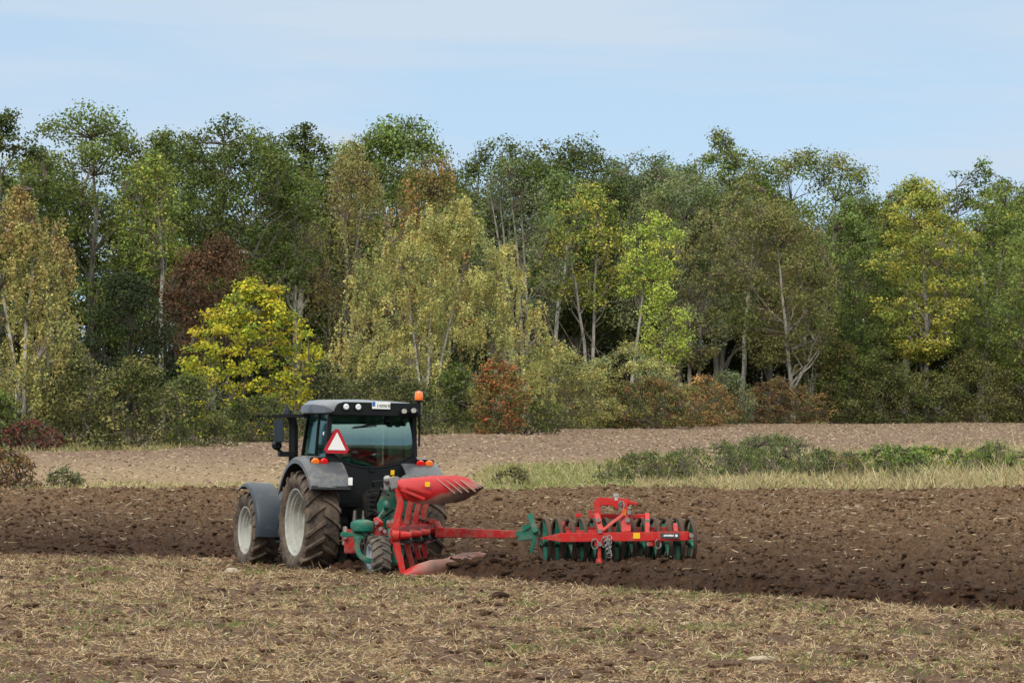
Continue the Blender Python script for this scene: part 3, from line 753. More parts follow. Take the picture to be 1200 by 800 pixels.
thicket('green bramble clump at the east edge of the photo', 214, 1206, 28, 522, 556, [G_MD[0], G_MD[1], G_LT[0]], ls=.13)
thicket('small dark tuft of weeds in the dry grass below the bramble', 206, 1060, 26, 552, 570, [NG[1], OLV[0], OLV[2]], ls=.11)
# ------------------------------------------------------------------ machine materials
def mech(name, c, rough=.45, metal=0.0, dirt=(.17, .125, .09), amt=.35, scale=5.0, bump=0.0, coat=0.0, spec=.4):
    m, t = new_mat(name)
    o, pr, tcx, n1, n2, ad, mr, mx = nodes(t, 'ShaderNodeOutputMaterial', 'ShaderNodeBsdfPrincipled', 'ShaderNodeTexCoord', 'ShaderNodeTexNoise', 'ShaderNodeTexNoise', 'ShaderNodeMath', 'ShaderNodeMapRange', 'ShaderNodeMix')
    n1.inputs['Scale'].default_value = scale; n1.inputs['Detail'].default_value = 6; n1.inputs['Roughness'].default_value = .65
    n2.inputs['Scale'].default_value = scale * 6; n2.inputs['Detail'].default_value = 3
    t.links.new(tcx.outputs['Object'], n1.inputs['Vector']); t.links.new(tcx.outputs['Object'], n2.inputs['Vector'])
    ad.operation = 'MULTIPLY_ADD'; ad.inputs[1].default_value = .35; t.links.new(n2.outputs['Fac'], ad.inputs[0]); t.links.new(n1.outputs['Fac'], ad.inputs[2])
    mr.inputs['From Min'].default_value = .92 - amt * .7; mr.inputs['From Max'].default_value = 1.12 - amt * .55
    mr.inputs['To Max'].default_value = min(1, .45 + amt)
    t.links.new(ad.outputs[0], mr.inputs['Value']); mx.data_type = 'RGBA'
    t.links.new(mr.outputs[0], mx.inputs[0]); mx.inputs[6].default_value = (*c, 1); mx.inputs[7].default_value = (*dirt, 1)
    t.links.new(mx.outputs[2], pr.inputs['Base Color'])
    rr = t.nodes.new('ShaderNodeMapRange'); rr.inputs['To Min'].default_value = rough; rr.inputs['To Max'].default_value = .9
    t.links.new(mr.outputs[0], rr.inputs['Value']); t.links.new(rr.outputs[0], pr.inputs['Roughness'])
    pr.inputs['Metallic'].default_value = metal; pr.inputs['Specular IOR Level'].default_value = spec; pr.inputs['Coat Weight'].default_value = coat
    if bump:
        b = t.nodes.new('ShaderNodeBump'); b.inputs['Strength'].default_value = bump; b.inputs['Distance'].default_value = .01
        t.links.new(n2.outputs['Fac'], b.inputs['Height']); t.links.new(b.outputs[0], pr.inputs['Normal'])
    t.links.new(pr.outputs[0], o.inputs[0])
    return m
RED_P = mech('red_paint', (.34, .009, .010), .52, amt=.42, scale=7)
RED_B = mech('bright_red_paint', (.46, .012, .009), .5, amt=.33, scale=9)
GRN_P = mech('green_paint', (.002, .115, .075), .45, amt=.40, scale=7)
GREY_P = mech('grey_paint', (.062, .064, .073), .36, amt=.34, scale=3, coat=.1, dirt=(.19, .17, .15))
SLATE_P = mech('slate_plastic', (.027, .036, .050), .48, amt=.25, scale=3)
ROOF_P = mech('roof_grey_paint', (.080, .080, .094), .28, amt=.12, coat=.2)
BLK = mech('black_plastic', (.0075, .008, .009), .5, amt=.10, spec=.22, dirt=(.07, .055, .045))
IRON = mech('dark_iron', (.018, .017, .016), .55, .2, amt=.35, dirt=(.10, .08, .06))
RUB = mech('muddy_rubber', (.022, .020, .019), .8, dirt=(.135, .100, .074), amt=.62, scale=3.2, bump=.6, spec=.2)
RIM = mech('pale_grey_rim', (.36, .36, .33), .5, amt=.32, scale=4)
STEEL = mech('worn_steel', (.24, .24, .24), .45, .5, amt=.4)
RUST = mech('soil_worn_iron', (.050, .030, .021), .65, .2, dirt=(.085, .050, .032), amt=.6)
WHITE = mech('white_reflector', (.78, .77, .75), .4, amt=.02)
REDR = mech('red_reflector', (.42, .012, .022), .4, amt=.02)
BLUE = mech('blue_band', (.03, .13, .42), .4, amt=.0)
YEL_P = mech('yellow_sticker', (.75, .45, .01), .4, amt=.05)
ORA = mech('orange_lens', (.85, .17, .02), .15, amt=.0, coat=.5)
REDL = mech('red_lens', (.60, .015, .012), .15, amt=.0, coat=.5)
LENS = mech('lamp_lens', (.62, .64, .66), .15, amt=.0, coat=.6)
INK = mech('dark_ink', (.05, .055, .06), .6, amt=0)
TAN = mech('seat_cloth', (.03, .03, .033), .8, amt=.2)
RUB_G = mech('dusty_rubber', (.045, .042, .040), .85, dirt=(.17, .145, .12), amt=.6, scale=4, bump=.5, spec=.2)
STONE = mech('pale_stone', (.36, .29, .21), .9, dirt=(.22, .16, .11), amt=.5, scale=9, bump=.6)
def glass_mat():
    m, t = new_mat('tinted_glass')
    o, mx, tr, gl = nodes(t, 'ShaderNodeOutputMaterial', 'ShaderNodeMixShader', 'ShaderNodeBsdfTransparent', 'ShaderNodeBsdfGlossy')
    tr.inputs['Color'].default_value = (.42, .60, .58, 1); gl.inputs['Color'].default_value = (.62, .80, .78, 1); gl.inputs['Roughness'].default_value = .09
    mx.inputs[0].default_value = .22
    t.links.new(tr.outputs[0], mx.inputs[1]); t.links.new(gl.outputs[0], mx.inputs[2]); t.links.new(mx.outputs[0], o.inputs[0])
    return m
GLASS = glass_mat()
def board_mat():
    """mouldboard: red paint worn to bare, soil polished metal where the earth slides"""
    m, t = new_mat('mouldboard_red')
    o, pr, a, tcx, n, ad, mr, mx, mx2, mr2 = nodes(t, 'ShaderNodeOutputMaterial', 'ShaderNodeBsdfPrincipled', 'ShaderNodeAttribute', 'ShaderNodeTexCoord', 'ShaderNodeTexNoise', 'ShaderNodeMath', 'ShaderNodeMapRange', 'ShaderNodeMix', 'ShaderNodeMix', 'ShaderNodeMapRange')
    a.attribute_name = 'wear'; n.inputs['Scale'].default_value = 4; n.inputs['Detail'].default_value = 5
    t.links.new(tcx.outputs['Object'], n.inputs['Vector'])
    ad.operation = 'MULTIPLY_ADD'; ad.inputs[1].default_value = .9; t.links.new(n.outputs['Fac'], ad.inputs[0]); t.links.new(a.outputs['Fac'], ad.inputs[2])
    mr.inputs['From Min'].default_value = .85; mr.inputs['From Max'].default_value = 1.05; t.links.new(ad.outputs[0], mr.inputs['Value'])
    mr2.inputs['From Min'].default_value = 1.12; mr2.inputs['From Max'].default_value = 1.4; t.links.new(ad.outputs[0], mr2.inputs['Value'])
    for q in (mx, mx2): q.data_type = 'RGBA'
    mx.inputs[6].default_value = (.40, .012, .014, 1); mx.inputs[7].default_value = (.27, .115, .09, 1)
    t.links.new(mr.outputs[0], mx.inputs[0]); t.links.new(mr2.outputs[0], mx2.inputs[0]); t.links.new(mx.outputs[2], mx2.inputs[6]); mx2.inputs[7].default_value = (.12, .075, .055, 1)
    t.links.new(mx2.outputs[2], pr.inputs['Base Color']); pr.inputs['Roughness'].default_value = .42
    t.links.new(pr.outputs[0], o.inputs[0])
    return m
BOARD = board_mat()

# ------------------------------------------------------------------ solid builder
class MB:
    def __init__(s): s.v, s.f = [], []
    def _add(s, V, F):
        b = len(s.v); s.v.extend(tuple(map(float, p)) for p in V); s.f.extend(tuple(b + i for i in q) for q in F); return s
    def box(s, c, d, rot=None):
        R = Matrix.Identity(3) if rot is None else rot
        V = [Vector(c) + R @ Vector((x * d[0] / 2, y * d[1] / 2, z * d[2] / 2)) for x in (-1, 1) for y in (-1, 1) for z in (-1, 1)]
        return s._add(V, [(0, 1, 3, 2), (4, 6, 7, 5), (0, 4, 5, 1), (2, 3, 7, 6), (0, 2, 6, 4), (1, 5, 7, 3)])
    def bar(s, a, b, w, h, up=(0, 0, 1), w2=None, h2=None):
        """box-section bar from a to b, w across, h along up"""
        a, b, up = Vector(a), Vector(b), Vector(up); d = (b - a).normalized()
        x = d.cross(up).normalized(); z = x.cross(d)
        V = []
        for p, ww, hh in ((a, w, h), (b, w2 or w, h2 or h)):
            V += [p - x * ww / 2 - z * hh / 2, p + x * ww / 2 - z * hh / 2, p + x * ww / 2 + z * hh / 2, p - x * ww / 2 + z * hh / 2]
        return s._add(V, [(3, 2, 1, 0), (4, 5, 6, 7), (0, 1, 5, 4), (1, 2, 6, 5), (2, 3, 7, 6), (3, 0, 4, 7)])
    def tube(s, pts, r, n=8):
        pts = [Vector(p) for p in pts]; rs = r if hasattr(r, '__len__') else [r] * len(pts)
        V = []; 
        for i, p in enumerate(pts):
            d = (pts[min(i + 1, len(pts) - 1)] - pts[max(i - 1, 0)]).normalized()
            u = d.cross(Vector((0, 1, 0)) if abs(d.y) < .9 else Vector((1, 0, 0))).normalized(); w = d.cross(u)
            V += [p + (u * math.cos(2 * math.pi * k / n) + w * math.sin(2 * math.pi * k / n)) * rs[i] for k in range(n)]
        F = [(i * n + k, i * n + (k + 1) % n, (i + 1) * n + (k + 1) % n, (i + 1) * n + k) for i in range(len(pts) - 1) for k in range(n)]
        F += [tuple(reversed(range(n))), tuple(range((len(pts) - 1) * n, len(pts) * n))]
        return s._add(V, F)
    def lathe(s, prof, c=(0, 0, 0), n=40, axis='x', closed=False):
        """prof: (radius, along-axis) pairs"""
        V = []
        for k in range(n):
            a = 2 * math.pi * k / n
            for r_, h in prof:
                p = {'x': (h, r_ * math.cos(a), r_ * math.sin(a)), 'y': (r_ * math.sin(a), h, r_ * math.cos(a)), 'z': (r_ * math.cos(a), r_ * math.sin(a), h)}[axis]
                V.append((p[0] + c[0], p[1] + c[1], p[2] + c[2]))
        m = len(prof); e = m if closed else m - 1
        F = [(k * m + i, k * m + (i + 1) % m, ((k + 1) % n) * m + (i + 1) % m, ((k + 1) % n) * m + i) for k in range(n) for i in range(e)]
        return s._add(V, F)
    def path(s, pts, w, h, up=(0, 1, 0), taper=1.0, sub=4):
        P = [Vector(p) for p in pts]; out = []
        for i in range(len(P) - 1):
            a, b, c, d = P[max(i - 1, 0)], P[i], P[i + 1], P[min(i + 2, len(P) - 1)]
            for k in range(sub):
                t = k / sub; out.append(.5 * ((2 * b) + (c - a) * t + (2 * a - 5 * b + 4 * c - d) * t * t + (3 * b - a - 3 * c + d) * t ** 3))
        out.append(P[-1]); secs = []; up = Vector(up); n = len(out)
        for i, p in enumerate(out):
            d = (out[min(i + 1, n - 1)] - out[max(i - 1, 0)]).normalized(); x = d.cross(up).normalized(); z = x.cross(d); f = 1 + (taper - 1) * i / (n - 1)
            secs.append([p + x * a * w / 2 * f + z * b * h / 2 * f for a, b in ((-1, -.6), (-.7, -1), (.7, -1), (1, -.6), (1, .6), (.7, 1), (-.7, 1), (-1, .6))])
        return s.sweep(secs)
    def prism(s, poly, d, org=(0, 0, 0), ex=(1, 0, 0), ey=(0, 0, 1)):
        """flat outline (in ex, ey) pushed along vector d"""
        o, ex, ey, d = Vector(org), Vector(ex), Vector(ey), Vector(d); n = len(poly)
        A = [o + ex * p[0] + ey * p[1] for p in poly]
        V = A + [p + d for p in A]
        F = [tuple(reversed(range(n))), tuple(range(n, 2 * n))] + [(i, (i + 1) % n, n + (i + 1) % n, n + i) for i in range(n)]
        return s._add(V, F)
    def sweep(s, sections):
        """closed loops of equal length, one after another, capped"""
        m = len(sections[0]); V = [p for q in sections for p in q]
        F = [(i * m + k, i * m + (k + 1) % m, (i + 1) * m + (k + 1) % m, (i + 1) * m + k) for i in range(len(sections) - 1) for k in range(m)]
        F += [tuple(reversed(range(m))), tuple(range((len(sections) - 1) * m, len(sections) * m))]
        return s._add(V, F)
    def build(s, name, mat, parent=None, bevel=0.0, ang=35, attrs=None, loc=None, rot=None, seg=2):
        me = bpy.data.meshes.new(name); me.from_pydata(s.v, [], s.f)
        bm = bmesh.new(); bm.from_mesh(me)
        bmesh.ops.recalc_face_normals(bm, faces=bm.faces)
        if bevel:
            ed = [e for e in bm.edges if len(e.link_faces) == 2 and e.calc_face_angle(0) > math.radians(40)]
            bmesh.ops.bevel(bm, geom=ed, offset=bevel, segments=seg, affect='EDGES', clamp_overlap=True)
        bm.to_mesh(me); bm.free()
        me.polygons.foreach_set('use_smooth', np.ones(len(me.polygons), bool)); me.set_sharp_from_angle(angle=math.radians(ang))
        me.materials.append(mat)
        for k, v in (attrs or {}).items():
            a = me.attributes.new(k, 'FLOAT', 'POINT'); a.data.foreach_set('value', np.asarray(v, np.float32))
        o = bpy.data.objects.new(name, me); COL.objects.link(o)
        if parent: o.parent = parent
        if loc is not None: o.location = loc
        if rot is not None: o.rotation_euler = rot
        return o

def tyre_mb(R, W, rr, nl, lug, lw, lean=-.30):
    b = MB(); Rc = R - lug; h = W / 2
    prof = [(rr, -h * .80), (rr + .02, -h * .86), (rr + (Rc - rr) * .35, -h * .97), (rr + (Rc - rr) * .65, -h * 1.0), (Rc - .06 * R, -h * .95), (Rc - .012 * R, -h * .84), (Rc, -h * .5), (Rc + .006, 0)]
    prof = prof + [(r_, -x_) for r_, x_ in reversed(prof[:-1])]
    b.lathe(prof, n=56)
    for side in (-1, 1):
        for k in range(nl):
            a0 = 2 * math.pi * (k + (.5 if side > 0 else 0)) / nl
            path = [(1.0, Rc - .10 * R, R - .10 * R + lug * .1), (.93, Rc - .045 * R, R - .022 * R), (.70, Rc - .01, R - .004), (.38, Rc - .01, R), (.10, Rc - .01, R), (-.05, Rc - .01, R - .006)]
            secs = []
            for q, ri, ro in path:
                ang = a0 + lean * (1 - q) * (1.25 - .3 * (1 - q))
                hw = lw / R * (.62 if q > .9 else .5) * (1.15 if q < .2 else 1)
                xx = side * h * q
                loop = []
                for da, rad in ((-hw * 1.2, ri), (-hw * .8, ro), (hw * .8, ro), (hw * 1.2, ri)):
                    loop.append((xx, rad * math.cos(ang + da), rad * math.sin(ang + da)))
                secs.append(loop)
            b.sweep(secs)
    return b
def rim_mb(W, rr, side, dish):
    h = W / 2 * .80
    b = MB(); t = .03
    # side: +1 disc toward +x; open (visible) side is -side*... profile from the outer lip inwards
    P_ = [(rr + .012, h), (rr + .02, h + .012), (rr - .008, h + .014), (rr - .03, h - .01), (rr - .034, h - .05), (rr - .075, h - .06), (rr - .082, h - .10), (rr - .105, h - .11), (rr - .112, h - dish * .62), (rr - .15, h - dish * .66), (rr - .158, h - dish), (rr * .58, h - dish - .01), (rr * .55, h - dish + .03), (rr * .40, h - dish + .035), (rr * .36, h - dish + .06), (.13, h - dish + .065), (.12, h - dish + .13), (.0, h - dish + .13)]
    P_ = [(r_, x_ * side) for r_, x_ in P_]
    b.lathe(P_, n=48)
    b.lathe([(rr + .01, -h * side), (rr - .04, (-h + .02) * side), (rr - .09, (-h + .1) * side), (rr - .1, 0), (rr - .09, (h - dish) * side)], n=48)
    for k in range(8):
        a = 2 * math.pi * k / 8
        p = Vector(((h - dish + .045) * side, rr * .30 * math.cos(a) + 0, rr * .30 * math.sin(a)))
        b.tube([p, p + Vector((.05 * side, 0, 0))], .022, 6)
    return b
def wheel(parent, c, R, W, rr, nl, lug, lw, side, dish, name='wheel', rot=None, rim=None, rub=None):
    w = rim_mb(W, rr, side, dish).build(name, rim or RIM, parent, loc=c, rot=rot)
    t = tyre_mb(R, W, rr, nl, lug, lw).build('tyre', rub or RUB, w, bevel=0)
    t.rotation_euler = (random.uniform(0, 6), 0, 0)
    return w

# ------------------------------------------------------------------ the tractor (local: x to its right, y forward, z up)
YT = 110.6; TH = math.radians(19.6)
tr_ = thing('tractor', 'dark grey farm tractor with muddy wheels and warning triangle, seen from behind', 'tractor', (at(423, YT), YT, -.055), TH)
tr_.rotation_euler = (0, math.radians(1.4), TH)
RR, RW = .935, .66
for sd in (-1, 1):
    wheel(tr_, (sd * 1.00, 0, RR), RR, RW, .60, 19, .055, .075, sd, .30)
    wheel(tr_, (sd * 1.08, 2.95, .72), .72, .54, .43, 17, .045, .065, sd, .24)
b = MB(); b.tube([(-1.0, 0, RR), (1.0, 0, RR)], .17, 12); b.box((0, .15, .95), (.62, 1.3, .55)); b.box((0, 1.9, .9), (.5, 2.6, .5)); b.build('gearbox_housing', IRON, tr_, .03)
b = MB(); b.bar((-.95, 2.95, .68), (.95, 2.95, .68), .26, .22); b.box((0, 2.95, .85), (.5, .6, .4)); b.build('front_axle', IRON, tr_, .02)
# bonnet
sec = []
for y, w, zt, zb in ((1.55, .50, 1.98, 1.0), (2.4, .47, 1.93, 1.0), (3.4, .43, 1.80, 1.0), (3.9, .36, 1.62, 1.02), (4.05, .28, 1.45, 1.05)):
    sec.append([(-w, y, zb), (w, y, zb), (w, y, zt - .16), (w * .7, y, zt - .02), (0, y, zt), (-w * .7, y, zt - .02), (-w, y, zt - .16)])
MB().sweep(sec).build('bonnet', GREY_P, tr_, .01)
# rear mudguards
def arc_fender(uc, half, R0, a0, a1, c, thick=.03, lip=.13, flange=1, n=22, squash=1.0):
    secs = []
    for i in range(n + 1):
        a = math.radians(a0 + (a1 - a0) * i / n)
        loop = []
        o, q = uc + flange * half, uc - flange * half
        for u, dr in ((q, 0), (uc + flange * half * .62, .01), (uc + flange * half * .88, -.015), (uc + flange * half * .98, -.055), (o, -lip), (o - flange * .03, -lip), (uc + flange * half * .93, -.07), (uc + flange * half * .8, -thick - .012), (q, -thick)):
            R_ = R0 + dr
            loop.append((u, c[0] - R_ * math.cos(a), c[1] + R_ * math.sin(a) * squash))
        secs.append(loop)
    return MB().sweep(secs)
for sd in (-1, 1):
    f_ = arc_fender(sd * .93, .37, 1.20, 33, 152, (0, .93), flange=sd).build('mudguard', GREY_P, tr_, .0)
    b = MB()   # black inner lip and rear hem
    b.sweep([[(sd * (.57 + .72 * t_), -1.205 * math.cos(math.radians(a)), .93 + 1.205 * math.sin(math.radians(a))) for t_, a in ((0, 31), (1, 31), (1, 34.5), (0, 34.5))], [(sd * (.57 + .72 * t_), -1.150 * math.cos(math.radians(a)), .93 + 1.150 * math.sin(math.radians(a))) for t_, a in ((0, 31), (1, 31), (1, 34.5), (0, 34.5))]])
    b.build('rubber_hem', BLK, f_)
    # tail lamp on the slope
    a = math.radians(66); py_, pz_ = -1.22 * math.cos(a), .93 + 1.22 * math.sin(a)
    tl = MB().lathe([(0, -.035), (.05, -.03), (.066, 0), (.066, .02), (0, .02)], n=20, axis='y')
    tl.v = [(x * 1.25, y, z) for x, y, z in tl.v]
    base = MB().box((0, .025, 0), (.36, .05, .15)).build('tail_lamp', BLK, tr_, .02, loc=(sd * 1.0, py_ - .02, pz_ - .005), rot=(math.radians(8), 0, 0))
    MB._add(o1 := MB(), [(x + .085, y - .0, z) for x, y, z in tl.v], tl.f); o1.build('red_lens' if sd < 0 else 'orange_lens', REDL if sd < 0 else ORA, base)
    MB._add(o2 := MB(), [(x - .08, y - .0, z) for x, y, z in tl.v], tl.f); o2.build('orange_lens' if sd < 0 else 'red_lens', ORA if sd < 0 else REDL, base)
    # mudguard wall to the cab
    pl = [(-1.16 * math.cos(math.radians(q)), .93 + 1.16 * math.sin(math.radians(q))) for q in range(34, 150, 8)]
    MB().prism(pl, (sd * .03, 0, 0), (sd * .60, 0, 0), (0, 1, 0), (0, 0, 1)).build('mudguard_wall', BLK, tr_)
    # front mudguards
    arc_fender(sd * 1.10, .25, .86, -8, 118, (2.95, .74), flange=sd, thick=.02, lip=.07, n=18).build('front_mudguard', SLATE_P, tr_)
    b = MB(); b.tube([(sd * .5, 2.95, 1.1), (sd * .85, 2.95, 1.35), (sd * 1.1, 2.95, 1.57)], .03); b.build('mudguard_bracket', BLK, tr_)
    # cab steps
    if sd < 0:
        b = MB(); b.box((-.95, 1.5, .55), (.35, .28, .04)); b.box((-.95, 1.5, .85), (.33, .28, .04)); b.box((-.78, 1.5, .75), (.04, .3, .6)); b.build('cab_step', BLK, tr_, .008)
MB().box((-.72, 1.25, .95), (.42, .9, .55)).build('fuel_tank', BLK, tr_, .06)
MB().box((.72, 1.25, .95), (.42, .9, .55)).build('tool_box', BLK, tr_, .06)
# cab: floor tub, pillars, glass, roof
tub = [(-.66, 1.28), (.66, 1.28), (.70, 1.60), (.80, 2.12), (.80, 2.20), (.52, 2.02), (.25, 1.945), (0, 1.93), (-.25, 1.945), (-.52, 2.02), (-.80, 2.20), (-.80, 2.12), (-.70, 1.60)]
MB().prism(tub, (0, .05, 0), (0, -.06, 0)).build('rear_panel', BLK, tr_, .01)
b = MB(); b.box((0, .8, 1.38), (1.3, 1.55, .1)); b.box((-.70, .85, 1.62), (.05, 1.5, .55)); b.box((.70, .85, 1.62), (.05, 1.5, .55)); b.box((0, 1.57, 1.65), (1.1, .05, .65)); b.build('cab_floor', BLK, tr_, .01)
def pillar(pts, w=.075, d=.09):
    m = MB()
    for p, q in zip(pts[:-1], pts[1:]): m.bar(p, q, w, d, (0, 1, 0))
    return m
for sd in (-1, 1):
    pillar([(sd * .72, -.03, 1.6), (sd * .83, -.035, 2.15), (sd * .795, -.01, 2.92)], .08, .08).build('rear_pillar', BLK, tr_, .01)
    pillar([(sd * .80, 1.62, 1.4), (sd * .80, 1.55, 2.1), (sd * .74, 1.40, 2.92)], .055, .07).build('front_pillar', BLK, tr_, .01)
    pillar([(sd * .85, .62, 1.9), (sd * .835, .62, 2.3), (sd * .79, .62, 2.92)], .04, .05).build('door_pillar', BLK, tr_, .008)
    V = [(sd * .845, .03, 2.14), (sd * .845, 1.53, 1.75), (sd * .77, 1.40, 2.88), (sd * .805, .03, 2.88)]
    MB().sweep([[Vector(p) for p in V], [Vector(p) + Vector((-sd * .008, 0, 0)) for p in V]]).build('side_window', GLASS, tr_)
gl = [(-.76, 2.90), (-.79, 2.28), (-.76, 2.19), (-.52, 2.035), (-.25, 1.96), (0, 1.945), (.25, 1.96), (.52, 2.035), (.76, 2.19), (.79, 2.28), (.76, 2.90)]
def gy(x, z): return -.10 + .05 * (z - 2.4) + .11 * ((z - 2.42) / .5) ** 2 * .9 + .05 * (x / .78) ** 2      # bowed glass
def glow(x): return 1.945 + .245 * (abs(x) / .76) ** 2.2
rwm = MB(); nx_, nz_ = 13, 9; V = []
for i in range(nx_):
    x = -.77 + 1.54 * i / (nx_ - 1)
    for j in range(nz_):
        z = glow(x) + (2.89 - glow(x)) * j / (nz_ - 1); V.append((x, gy(x, z), z))
V2 = [(x, y + .008, z) for x, y, z in V]; n0 = len(V)
F_ = []
for i in range(nx_ - 1):
    for j in range(nz_ - 1):
        q = i * nz_ + j; F_ += [(q, q + nz_, q + nz_ + 1, q + 1), (n0 + q, n0 + q + 1, n0 + q + nz_ + 1, n0 + q + nz_)]
rwm._add(V + V2, F_); rw = rwm.build('rear_window', GLASS, tr_, ang=60)
fr = MB(); pts = [(x, gy(x, z) - .012, z) for x, z in gl]
fr.tube(pts + [pts[0]], .022, 6); fr.build('window_frame', BLK, rw)
MB().box((0, -.075, 1.90), (.10, .05, .05)).build('window_handle', BLK, rw, .01)
MB().prism([(-.72, 1.95), (.72, 1.95), (.70, 2.88), (-.70, 2.88)], (0, -.008, 0), (0, 1.5, 0)).build('windscreen', GLASS, tr_)
# roof
secs = []
for y, w, zt, zb in ((-.26, .80, 3.06, 2.93), (-.20, .84, 3.10, 2.90), (.1, .87, 3.15, 2.89), (.8, .88, 3.17, 2.88), (1.4, .87, 3.15, 2.88), (1.75, .80, 3.08, 2.90), (1.86, .70, 3.02, 2.93)):
    secs.append([(-w, y, zb + .03), (-w + .06, y, zb), (w - .06, y, zb), (w, y, zb + .03), (w, y, zt - .10), (w - .12, y, zt - .015), (0, y, zt + .01), (-w + .12, y, zt - .015), (-w, y, zt - .10)])
roof = MB().sweep(secs).build('roof', ROOF_P, tr_, .008)
MB().prism([(-.80, 2.885), (.84, 2.885), (.84, 3.10), (.7, 3.125), (-.62, 3.125), (-.74, 3.09), (-.80, 2.98)], (0, .06, 0), (0, -.305, 0)).build('rear_roof_panel', BLK, roof, .015)
for u, z in ((-.60, 3.035), (-.37, 3.035)):
    wl = MB().lathe([(0, -.02), (.045, -.03), (.062, 0), (.07, .05), (.03, .09), (0, .09)], n=18, axis='y').build('work_lamp', BLK, roof, loc=(u, -.335, z))
    MB().lathe([(0, -.026), (.04, -.03), (.055, -.008), (0, -.005)], n=18, axis='y').build('lens', LENS, wl, loc=(0, -.012, 0))
for u, z in ((.50, 2.96), (.68, 2.975)):
    wl = MB().lathe([(0, -.04), (.05, -.05), (.085, 0), (.085, .05), (.03, .1), (0, .1)], n=18, axis='y').build('work_lamp', BLK, roof, loc=(u, -.36, z), rot=(math.radians(-25), 0, math.radians(-20)))
    MB().lathe([(0, -.05), (.045, -.055), (.05, -.05), (0, -.045)], n=18, axis='y').build('lens', STEEL, wl)
pt = MB().box((.07, -.33, 3.075), (.345, .02, .13)).build('licence_plate', WHITE, roof, .004)
MB().box((-.075, -.342, 3.098), (.052, .006, .08)).build('blue_band', BLUE, pt)
b = MB()
for x, h in ((-.03, .06), (.005, .035), (.03, .05), (.055, .05), (.085, .05), (.11, .05), (.137, .05), (.175, .06), (.20, .055)):
    b.box((x + .03, -.342, 3.068), (.011, .005, h)); 
    if x > 0.0: b.box((x + .035, -.342, 3.068 + (h / 2 - .006) * (1 if int(x * 1000) % 2 else -1)), (.02, .0046, .011))
b.build('plate_lettering', INK, pt)
# warning triangle
def tri(w, h, cut): return [(-w / 2 + cut, 0), (w / 2 - cut, 0), (w / 2, cut * 1.6), (cut * .8, h), (-cut * .8, h), (-w / 2, cut * 1.6)]
wt = MB().prism(tri(.47, .44, .045), (0, .02, 0), (-.69, -.13, 2.19)).build('warning_triangle', REDR, tr_, .004, rot=None)
MB().prism([(-.172, .065), (.172, .065), (0, .385)], (0, .006, 0), (-.69, -.137, 2.19)).build('white_triangle', WHITE, wt)
MB().bar((-.80, -.06, 2.5), (-.72, -.115, 2.45), .03, .03).build('triangle_bracket', BLK, wt)
# wiper
wp = MB(); wp.tube([(.28, -.06, 2.83), (.05, -.075, 2.76), (-.2, -.095, 2.70)], [.018, .012, .009], 6); wp.tube([(.10, -.10, 2.73), (-.38, -.105, 2.675)], .011, 6); wp.box((.30, -.075, 2.81), (.12, .05, .07)); wp.build('rear_wiper', BLK, rw)
# beacon on its stalk
bc = MB().tube([(.885, -.1, 2.35), (.885, -.1, 2.75), (.86, -.1, 3.12), (.86, -.1, 3.16)], [.02, .022, .022, .03], 8).build('beacon_stalk', BLK, tr_)
bl = MB().lathe([(0, 0), (.072, 0), (.078, .03), (.07, .13), (.055, .155), (0, .165)], n=20, axis='z').build('beacon', ORA, bc, loc=(.86, -.1, 3.19))
MB().lathe([(0, 0), (.075, 0), (.08, .03), (.05, .04), (0, .04)], n=20, axis='z').build('beacon_base', BLK, bc, loc=(.86, -.1, 3.155))
MB().tube([(.91, -.09, 2.93), (.915, -.09, 3.10)], .014, 6).build('aerial', STEEL, tr_)
# lamp and mirror outside the cab, west side, with the exhaust beside the front pillar
MB().tube([(-.90, 1.75, 1.6), (-.90, 1.78, 2.2), (-.91, 1.78, 2.66), (-.94, 1.77, 2.80), (-1.02, 1.76, 2.88)], [.09, .09, .09, .085, .07], 12).build('exhaust_pipe', BLK, tr_)
ma = MB(); ma.bar((-.76, 1.45, 2.86), (-1.40, 1.58, 2.84), .05, .06); ma.bar((-1.40, 1.58, 2.84), (-1.66, 1.62, 2.835), .02, .022); ma.tube([(-1.05, 1.6, 2.84), (-1.05, 1.6, 2.96)], [.05, .03], 8); ma = ma.build('mirror_arm', BLK, tr_, .006)
mb_ = MB(); mb_.sweep([[(-1.26 + x, 1.55 + y, z) for x, y in ((-.09, -.03), (.09, -.03), (.09, .03), (0, .07), (-.09, .03))] for z in (2.36, 2.78)]); mb_.build('mirror', SLATE_P, ma, .02)
MB().prism([(-.12, 0), (.10, 0), (.03, .10), (-.03, .22)], (0, .05, 0), (-1.07, 1.58, 2.86)).build('marker_fin', SLATE_P, ma, .01)
lb = MB(); lb.tube([(-.86, 1.72, 2.18), (-1.12, 1.72, 2.17), (-1.22, 1.72, 2.24)], .03, 8); lb.box((-1.05, 1.72, 2.15), (.3, .12, .09)); lb = lb.build('lamp_bracket', BLK, tr_)
MB().lathe([(0, -.05), (.05, -.06), (.09, -.03), (.09, .03), (.04, .08), (0, .08)], n=16, axis='y').build('side_lamp', BLK, lb, loc=(-1.24, 1.72, 2.31))
rm = MB(); rm.tube([(.86, .9, 2.45), (.98, .9, 2.55), (1.0, .9, 2.58)], .025, 8); rm = rm.build('lamp_arm', BLK, tr_)
rl = MB().lathe([(0, -.05), (.05, -.055), (.085, -.02), (.085, .04), (.04, .09), (0, .09)], n=16, axis='y').build('side_work_lamp', BLK, rm, loc=(1.07, .88, 2.56))
MB().lathe([(0, -.06), (.042, -.062), (.05, -.05), (0, -.045)], n=16, axis='y').build('lens', LENS, rm, loc=(1.09, .87, 2.55))
